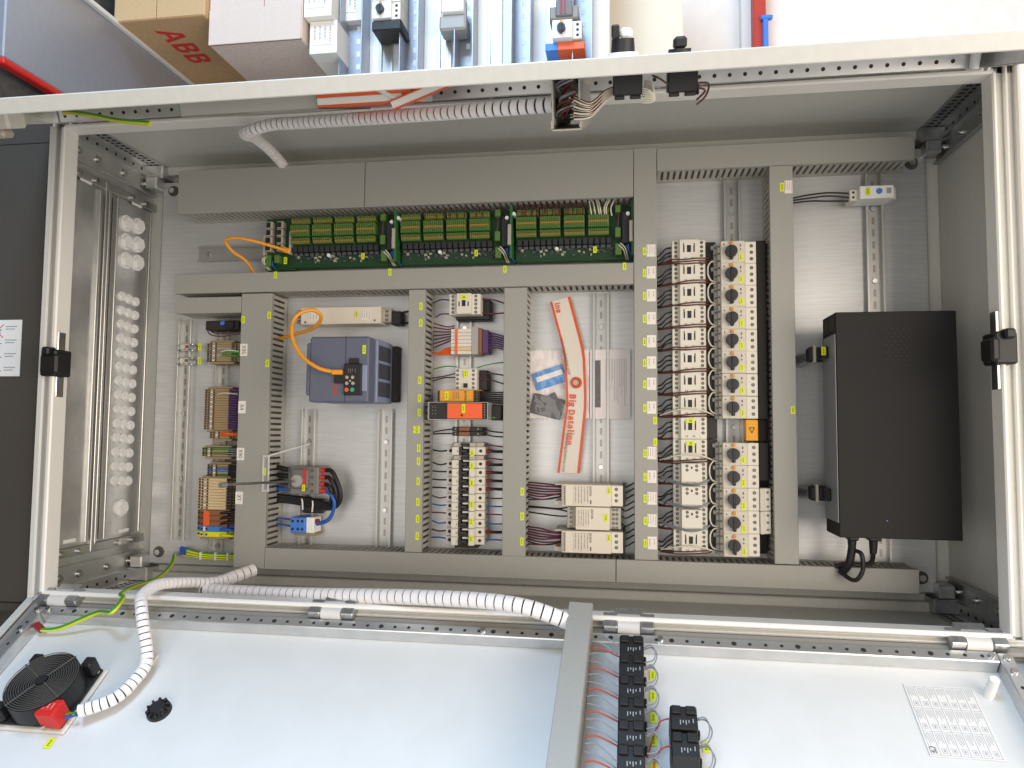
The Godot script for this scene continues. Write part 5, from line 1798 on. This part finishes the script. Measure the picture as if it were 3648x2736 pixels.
	for p in [[-54, 46], [54, 42], [54, -50], [30, 56]]:
		cyl(st, Vector3(p[0], 12, p[1]), Vector3(p[0], 16, p[1]), 5, -1, 8)
	part("corner_screw", st, M.steel, o)
	part("connection_box", bx(26, 60, 8, 44, 28, 58, 2), M.bright_red, o)
	label_on(o, "printed_label", make_label(48, 48, "d2261f", "e8a09a", 3, 91, 0.6), 32, 54, 45, 34, 52)
	wires(o, "lead", [[Vector3(54, 18, 40), Vector3(66, 20, 36), Vector3(78, 22, 36)]], 2.0, M.gy_green)
	wires(o, "blue_lead", [[Vector3(54, 16, 44), Vector3(68, 18, 42), Vector3(80, 20, 38)]], 2.0, M.wire_blue)
	# black grommet
	o = thing("black_grommet", "round ribbed black plug alone on the white door face", "grommet", Vector3(-513, 0, 188), "", low_door)
	st = S()
	cyl(st, Vector3(0, 0, 0), Vector3(0, 6, 0), 20, 19, 28)
	cyl(st, Vector3(0, 6, 0), Vector3(0, 13, 0), 14, 11, 20)
	for k in 10:
		var t := TAU * k / 10
		box(st, Vector3(12, 6, -2), Vector3(19, 12, 2), 1, Transform3D(Basis(Vector3.UP, t), Vector3.ZERO))
	part("plug_body", st, M.black, o)
	# information sheet
	var im := Image.create(256, 200, false, Image.FORMAT_RGB8)
	im.fill(Color.html("e4e2de"))
	rng.seed = 61
	for c in 3:
		for r in 7:
			var x := 8 + c * 82
			var y := 8 + r * 27
			im.fill_rect(Rect2i(x, y, 78, 1), Color.html("5c5c64"))
			for k in 5:
				im.fill_rect(Rect2i(x + 3, y + 5 + k * 4, rng.randi_range(20, 42), 1), Color.html("7b7b84"))
			im.fill_rect(Rect2i(x + 54, y + 6, 18, 14), Color.html("8b8b94"))
			im.fill_rect(Rect2i(x + 55, y + 7, 16, 12), Color.html("dedcd8"))
			im.fill_rect(Rect2i(x + 59, y + 10, 8, 5), Color.html("a3a3ac"))
		im.fill_rect(Rect2i(6 + c * 82, 6, 1, 188), Color.html("77777c"))
	im.fill_rect(Rect2i(250, 6, 1, 188), Color.html("77777c"))
	im.fill_rect(Rect2i(6, 194, 246, 1), Color.html("77777c"))
	o = thing("information_sheet", "printed instruction sheet with columns of text glued on the door", "sheet", Vector3(719, 0.3, 114), "", low_door)
	label_on(o, "paper", img_mat(im), -50, 50, 1, -60, 60)
	lettering(o, "CE", Vector3(-44, 1.2, 50), 8, M.dark_print)
	# things on the half open door, seen along its face
	o = thing("door_duct", "open ended grey duct full of wires on the edge-on door", "cable duct", Vector3(164, 0, -392), "", up_door)
	part("duct_base", bx(-18, 18, 0, 2, 0, 350), M.ivory_shade, o)
	slotted_wall(o, false, 0, 350, -17.6, 80, 11.0)
	slotted_wall(o, false, 0, 350, 18.6, 80, 11.0)
	st = S()
	ab(st, -19.5, 20.3, 77.5, 80, -1, 352, 0.9)
	ab(st, -20.0, -18.6, 66, 77.5, -1, 352)
	ab(st, 19.4, 20.6, 66, 77.5, -1, 352)
	part("cover", st, M.duct_edge, o)
	var a: Array = []
	var b: Array = []
	rng.seed = 90
	for k in 26:
		var x := rng.randf_range(-14, 14)
		var y := rng.randf_range(8, 68)
		var w := [Vector3(x, y, 330), Vector3(x + rng.randf_range(-3, 3), y, 60), Vector3(x + rng.randf_range(-4, 6), y - 8, 14), Vector3(rng.randf_range(4, 17), y - 16, -rng.randf_range(-6, 6))]
		if k % 3 == 0: b.append(w)
		else: a.append(w)
	wires(o, "brown_wire", a, 1.6, M.wire_brown)
	wires(o, "grey_wire", b, 1.5, M.wire_grey)
	o = thing("wire_fan", "fan of brown and white wires between door duct and first switch", "wires", Vector3(205, 40, -394), "", up_door)
	a = []
	b = []
	for k in 16:
		var w := [Vector3(-30, 26 - k * 2.0, 2 + (k % 4) * 4), Vector3(-8, 24 - k * 1.2, -2), Vector3(12, 6 - k * 0.9, 0), Vector3(26, -6 - k * 0.4, 2)]
		if k % 2: a.append(w)
		else: b.append(w)
	wires(o, "brown_wire", a, 1.2, M.wire_brown)
	wires(o, "white_wire", b, 1.2, M.wire_white)
	var sb: Node3D = null
	for p in [[246, "under the larger knob of the edge-on door"], [316, "under the smaller knob of the edge-on door"]]:
		var bl := "black switch block " + String(p[1])
		if sb == null:
			sb = contact_block(bl, Vector3(p[0], 0, -385), "switch blocks on the edge-on door", up_door, 40.0)
		else:
			dup(sb, Vector3(p[0], 0, -385), bl, up_door)
	o = thing("wire_fan", "white and grey wire ends right of the first switch block", "wires", Vector3(268, 30, -400), "", up_door)
	a = []
	for k in 7:
		a.append([Vector3(-3, 2 + k * 3, -4), Vector3(6 + k, 6 + k * 2, -8), Vector3(9, 10 - k * 2.2, -2), Vector3(0, -k * 1.0, 6)])
	wires(o, "white_wire", a, 1.2, M.wire_white)
	o = thing("wire_fan", "brown and tan wires either side of the second switch block", "wires", Vector3(316, 30, -400), "", up_door)
	wires(o, "brown_wire", [[Vector3(-19, 0, -8), Vector3(-30, -8, -10), Vector3(-38, -12, 0)], [Vector3(19, 0, -8), Vector3(32, 2, -6), Vector3(30, 16, 6), Vector3(19, 26, 8)], [Vector3(19, 6, -8), Vector3(28, 10, -6), Vector3(19, 20, 8)]], 1.4, M.wire_brown)
	# knobs on the outside of that door
	o = thing("rotary_knob", "larger black and white rotary knob outside the edge-on door", "knob", Vector3(240, -2, -420), "knobs outside the edge-on door", up_door)
	st = S()
	cyl(st, Vector3(0, 0, 0), Vector3(0, -8, 0), 20, 19, 24)
	part("knob_plate", st, M.white_plain, o)
	st = S()
	cyl(st, Vector3(0, -8, 0), Vector3(0, -24, 0), 15, 14, 24)
	ab(st, -14, -4, -40, -24, -14, 14, 2)
	part("knob_grip", st, M.black, o)
	part("grip_side", bx(-4, 12, -36, -24, -13, 13, 4), M.white_plain, o)
	o = thing("rotary_knob", "smaller black rotary knob outside the edge-on door", "knob", Vector3(310, -2, -420), "knobs outside the edge-on door", up_door)
	st = S()
	cyl(st, Vector3(0, 0, 0), Vector3(0, -8, 0), 14, 14, 20)
	ab(st, -8, 8, -22, -8, -12, 12, 3)
	part("knob_grip", st, M.black, o)
	# document pocket and its envelope
	o = thing("document_pocket", "flat grey plastic document pocket on the edge-on door", "pocket", Vector3(-314, 0, -335), "", up_door)
	st = S()
	ab(st, -111, 111, 30, 33, 0, 240, 1)
	ab(st, -111, -108, 4, 33, 0, 240, 1)
	ab(st, 108, 111, 4, 33, 0, 240, 1)
	ab(st, -111, 111, 4, 33, 236, 240, 1)
	ab(st, -111, 111, 4, 33, 0, 3, 1)
	part("pocket_shell", st, M.duct_edge, o)
	o = thing("plastic_envelope", "orange and white printed plastic envelope sticking out of the pocket", "envelope", Vector3(-110, 4, -338), "", up_door)
	st = S()
	ab(st, -92, 24, 2, 14, -4, 180, 1)
	ab(st, 18, 52, 3, 16, -2, 120, 2)
	part("orange_layer", st, M.orange_box, o)
	st = S()
	ab(st, -92, 36, 14, 24, -5, 180, 1)
	box(st, Vector3(-10, 0, -8), Vector3(34, 6, 0), 1, Transform3D(Basis(Vector3(0, 0, 1), 0.5), Vector3(10, 8, 0)))
	part("white_layer", st, M.white, o)
	part("orange_fold", bx(-92, 24, 24, 27, -5, 180, 0.6), M.ribbon_orange, o)
	st = S()
	box(st, Vector3(0, -1, -10), Vector3(98, 9, 0), 0.6, Transform3D(Basis(Vector3(0, 0, 1), -0.3), Vector3(20, 26, 0)))
	part("white_strip", st, M.white, o)
	st = S()
	box(st, Vector3(0, 9, -10.6), Vector3(98, 11, 0), 0.3, Transform3D(Basis(Vector3(0, 0, 1), -0.3), Vector3(20, 26, 0)))
	box(st, Vector3(0, -3, -10.6), Vector3(98, -1, 0), 0.3, Transform3D(Basis(Vector3(0, 0, 1), -0.3), Vector3(20, 26, 0)))
	part("orange_edge", st, M.ribbon_orange, o)
	o = thing("rod_guide", "pale plastic rod guide at the far end of the edge-on door", "guide", Vector3(-750, 8, -300), "", up_door)
	part("guide_body", bx(-24, 20, 0, 26, -22, 20, 4), M.ivory_light, o)
	part("guide_foot", bx(-24, 0, 26, 40, -14, 12, 4), M.ivory_shade, o)

# ---------------------------------------------------------------- the place around
func surroundings() -> void:
	var fl := MeshInstance3D.new()
	fl.name = "floor"
	var st := S()
	ab(st, -1110, -1100, -2600, 2600, -3600, 2600)
	st.generate_normals()
	fl.mesh = st.commit()
	fl.material_override = M.floor
	fl.transform = cab
	fl.set_meta("kind", "structure")
	add_child(fl)
	var wl := MeshInstance3D.new()
	wl.name = "wall"
	st = S()
	ab(st, -1100, 2600, -960, -860, -3600, 2600)
	st.generate_normals()
	wl.mesh = st.commit()
	wl.material_override = M.wall
	wl.transform = cab
	wl.set_meta("kind", "structure")
	add_child(wl)
	# plinth
	var o := thing("cabinet_plinth", "dark grey steel plinth under the cabinet with a white sticker", "plinth", Vector3(-1000, 90, 0))
	part("front_panel", bx(-100, 92, 180, 190, -440, 480), M.plinth, o)
	part("corner_piece", bx(-100, 92, 150, 186, -500, -442, 2), M.plinth, o)
	part("corner_piece", bx(-100, 92, 150, 188, 482, 500, 2), M.plinth, o)
	part("side_panel", bx(-100, 92, -190, 150, -500, -490), M.plinth, o)
	part("side_panel", bx(-100, 92, -190, 150, 490, 500), M.plinth, o)
	part("rear_panel", bx(-100, 92, -190, -180, -490, 490), M.plinth, o)
	var im := Image.create(160, 128, false, Image.FORMAT_RGB8)
	im.fill(Color.html("dedcd8"))
	for r in 4:
		var y := 8 + r * 31
		for c in 1:
			im.fill_rect(Rect2i(14 + r * 2, y + 14, 60, 2), Color.html("5c5c60"))
			im.fill_rect(Rect2i(20, y + 18, 2, 8), Color.html("5c5c60"))
			im.fill_rect(Rect2i(66, y + 18, 2, 8), Color.html("5c5c60"))
			im.fill_rect(Rect2i(24, y + 4, 30, 2), Color.html("5c5c60"))
			im.fill_rect(Rect2i(90, y + 6, 50, 2), Color.html("8c8c90"))
			im.fill_rect(Rect2i(90, y + 12, 40, 2), Color.html("8c8c90"))
	for k in 60:
		im.fill_rect(Rect2i(20 + k, 10 + k / 2, 2, 2), Color.html("c03028"))
		im.fill_rect(Rect2i(80 - k, 10 + k / 2, 2, 2), Color.html("c03028"))
	im.rotate_90(COUNTERCLOCKWISE)
	label_on(o, "pictogram_sticker", img_mat(im), -40, 44, 191, -78, 36)
	# trolley
	o = thing("trolley", "low grey trolley deck with a red front edge on the floor", "trolley", Vector3(-1075, -300, -760))
	part("deck", bx(0, 22, -620, 560, -140, 118, 3), M.deck, o)
	part("raised_rim", bx(22, 36, -620, 480, -146, -134, 2), M.paint_white, o)
	part("red_edge", bx(0, 24, -620, 560, 118, 132, 3), M.bright_red, o)
	part("caster_block", bx(-24, 0, -400, 400, -120, 100), M.seal, o)
	# cardboard
	o = thing("cardboard_box", "brown cardboard box with red printed letters low at the corner", "box", Vector3(-1053, -280, -1060))
	part("box_body", bx(0, 252, -420, 215, -160, 160, 3), M.cardboard, o)
	part("flap_seam", bx(120, 121.5, 215, 215.6, -160, 160), M.brown, o)
	lettering(o, "ABB", Vector3(112, 75, 160.4), 66, M.print_red, Basis(Vector3(1, 0, 0), PI / 2), false, "printed_letters", true)
	o = thing("cardboard_box", "pale pinkish cardboard box lying on the brown printed box", "box", Vector3(-800, -280, -960))
	part("box_body", bx(0, 250, -320, 195, -260, 128, 3), M.cardboard_pale, o)
	st = S()
	ab(st, 0.0, 250, 192, 195.4, 128.2, 129.6)
	ab(st, 148, 149.4, 195, 195.5, -60, 100)
	part("flap_edge", st, M.brown, o)
	part("loose_flap", bx(2, 248, 195, 198, 40, 130, 1), M.cardboard_pale, o)
	var cb: Node3D = null
	for p in [[-548, -150, -930, "white printed carton nearest the pale box, at the back"], [-540, -170, -845, "white printed carton, lowest in front of the tan box"], [-500, -230, -960, "white printed carton against the tan box, farthest back"]]:
		if cb == null:
			cb = thing("small_carton", p[3], "carton", Vector3(p[0], p[1], p[2]), "small white cartons")
			part("carton_body", bx(0, 72, -60, 60, -42, 42, 1), M.white, cb)
			label_on(cb, "printed_label", M.white_lab, 8, 62, 61, -34, 20)
			part("printed_marks", bx(20, 50, -30, 20, 42, 42.4), M.white_lab, cb)
		else:
			dup(cb, Vector3(p[0], p[1], p[2]), p[3])
	o = thing("cardboard_box", "tall tan cardboard box standing behind the white cartons", "box", Vector3(-640, -420, -980))
	part("box_body", bx(0, 178, -180, 190, -220, 90, 3), M.tan, o)
	part("open_flap", bx(176, 181, -60, 200, -200, 100, 1), M.tan, o)
	# support below the stacked boxes
	o = thing("crate", "tan wooden crate carrying the tall tan cardboard box", "crate", Vector3(-1050, -480, -1000))
	part("crate_body", bx(0, 408, -180, 120, -180, 60, 3), M.tan, o)
	# panels on a stand behind
	o = thing("panel_assembly", "white galvanised mounting panel under construction behind the door", "mounting panel", Vector3(-140, -194, -980))
	part("panel_sheet", bx(-318, 346, -3, 0, -420, 320, 1), M.white_plain, o)
	for x in [-302.0, -150.0, -10.0, 132.0, 282.0]:
		var w := 24.0 if x > -300 else 30.0
		st = S()
		ab(st, x - w, x - w + 2, 0, 60, -420, 318)
		ab(st, x + w - 2, x + w, 0, 60, -420, 318)
		ab(st, x - w, x + w, 0, 2, -420, 318)
		var dd := part("open_duct", st, M.deck, o)
		st = S()
		for k in 22:
			ab(st, x - 5, x + 5, 2, 2.5, -410 + k * 34, -396 + k * 34)
			ab(st, x - w - 0.4, x - w, 16, 56, -410 + k * 34, -402 + k * 34)
		part("slot_row", st, M.white_plain, dd)
	for x in [-225.0, -70.0, 60.0, 210.0]:
		st = S()
		ab(st, x - 17, x - 12, 5, 8, -420, 318)
		ab(st, x + 12, x + 17, 5, 8, -420, 318)
		ab(st, x - 13, x + 13, 0, 2, -420, 318)
		part("rail", st, M.rail, o)
	o = thing("panel_stand", "grey steel stand legs holding the panel under construction", "stand", Vector3(-1100, -260, -980))
	part("leg", bx(0, 640, -30, 10, -380, -340, 2), M.deck, o)
	part("leg", bx(0, 640, -30, 10, 220, 260, 2), M.deck, o)
	part("cross_bar", bx(640, 672, -30, 10, -420, 320, 2), M.deck, o)
	var bs: Node3D = null
	for k in 3:
		var at := Vector3(-352, -186, -905 - 46 * k)
		var label: String = "white motor starter on the panel behind, %s" % ["nearest the edge-on door", "next to the nearest one", "farthest of its row"][k]
		if bs == null:
			bs = thing("spare_starter", label, "motor starter", at, "motor starters on the panel behind")
			part("housing", bx(-26, 22, 0, 76, -22, 22, 1), M.white_plain, bs)
			part("terminal_strip", bx(22, 44, 0, 66, -22, 22, 1), M.ivory_light, bs)
			screws(bs, [Vector3(34, 66, -13), Vector3(34, 66, 0), Vector3(34, 66, 13)], 3.6, false)
			st = S()
			cyl(st, Vector3(-4, 76, 0), Vector3(-4, 86, 0), 10.5, 10, 20)
			ab(st, -7, -1, 76, 90, -8, 14, 1.5)
			part("rotary_knob", st, M.knob, bs)
			part("trip_button", S_cyl(Vector3(-4, 76, -17), Vector3(-4, 79, -17), 3.8), M.orange_lamp, bs)
		else:
			dup(bs, at, label)
	dup(bs, Vector3(98, -186, -822), "white motor starter above an orange blue base on the panel behind")
	o = thing("end_clamp", "black end piece under the row of starters on the panel behind", "end piece", Vector3(-350, -186, -868))
	part("foot_body", bx(-30, 46, 0, 70, -13, 13, 3), M.black, o)
	o = thing("spare_terminal", "grey relay block on the panel behind, left of the open duct", "relay", Vector3(-178, -186, -878))
	part("block", bx(-34, 34, 0, 56, -14, 26, 5), M.grey_plastic, o)
	part("white_top", bx(-26, 30, 20, 66, -60, -14, 2), M.white_plain, o)
	o = thing("spare_contactor", "dark relay with red striped top on the panel behind", "relay", Vector3(98, -186, -868))
	part("block", bx(-34, 36, 0, 66, -16, 16, 3), M.seal_light, o)
	part("striped_top", bx(-18, 22, 60, 72, -30, 12, 2), M.grey_mid, o)
	st = S()
	ab(st, -8, -2, 72, 73, -28, 8)
	ab(st, 2, 6, 72, 73, -28, 8)
	part("red_stripes", st, M.red, o)
	o = thing("coloured_strip", "orange and blue strip below the single starter on the panel behind", "strip", Vector3(98, -186, -786))
	part("blue_half", bx(-44, -14, 0, 60, -10, 8, 1), M.blue, o)
	part("orange_half", bx(-14, 50, 0, 60, -10, 8, 1), M.orange, o)
	# board, red beam and strap at the wall
	o = thing("wooden_board", "cream coloured board leaning behind beside the panel", "board", Vector3(310, -420, -1060))
	part("board", bx(-110, 92, -12, 12, -420, 480, 2), M.board, o)
	part("board_foot", bx(-1410, -110, -12, 12, -420, -300, 2), M.board, o)
	o = thing("steel_beam", "red painted steel beam running along the white wall", "beam", Vector3(680, -830, -1200))
	part("beam", bx(-30, 8, -30, 60, -800, 900, 2), M.beam_red, o)
	part("bracket", bx(-62, -30, -30, 20, -800, 900, 2), M.paint_white, o)
	o = thing("blue_clamp", "small blue clamp hanging beside the red beam", "clamp", Vector3(684, -770, -1110))
	st = S()
	ab(st, -8, 8, 0, 16, -60, 190, 3)
	ab(st, -14, 22, 0, 16, -72, -58, 3)
	part("clamp_bar", st, M.blue, o)
	part("clamp_ring", bx(-9, 9, -1, 17, 60, 66, 1), M.white_plain, o)

func light(called: String, at: Vector3, to: Vector3, size: Vector2, energy: float, color: Color) -> void:
	var l := AreaLight3D.new()
	l.name = called
	l.area_size = size
	l.light_energy = energy
	l.light_color = color
	l.shadow_enabled = true
	l.area_range = 14.0
	add_child(l)
	l.global_transform = Transform3D(Basis(), cab * (at * MM)).looking_at(cab * (to * MM), Vector3(0, 0, 1))

func _ready() -> void:
	rng.seed = 1
	# camera
	var cam := Camera3D.new()
	cam.name = "camera"
	cam.fov = 54.81
	cam.near = 0.05
	cam.far = 60.0
	add_child(cam)
	var b := Basis(Vector3(0.98872, -0.14958, -0.00827), Vector3(0.001495, 0.065071, -0.997880), Vector3(0.149799, 0.986606, 0.06456)).orthonormalized()
	cam.transform = cab * Transform3D(b, Vector3(0.24103, 1.59518, 0.13916))
	cam.make_current()
	# surroundings' light
	var we := WorldEnvironment.new()
	we.name = "environment"
	var e := Environment.new()
	e.background_mode = Environment.BG_COLOR
	e.background_color = Color(0.72, 0.715, 0.71)
	e.tonemap_mode = Environment.TONE_MAPPER_LINEAR
	e.tonemap_exposure = 1.08
	e.sdfgi_enabled = true
	e.ssao_enabled = true
	e.ssil_enabled = true
	we.environment = e
	add_child(we)
	# the workshop's gate behind the photographer, and the cool windows on the left side of the room
	light("gate_light", Vector3(-1000, 3600, 500), Vector3(0, 0, 0), Vector2(2.4, 2.2), 3.6, Color(1.0, 0.97, 0.93))
	light("window_light", Vector3(-1100, 2100, -2900), Vector3(-300, 300, 300), Vector2(2.4, 1.6), 26.0, Color(0.74, 0.87, 1.0))
	light("ceiling_light", Vector3(2300, 2300, 100), Vector3(100, 0, 0), Vector2(1.6, 2.6), 7.0, Color(1.0, 0.94, 0.87))
	materials()
	surroundings()
	build_cabinet()
	ducts()
	rails()
	boards()
	terminals()
	drive_bay()
	middle_column()
	documents()
	timer_units()
	starters()
	cables()
	door_things()
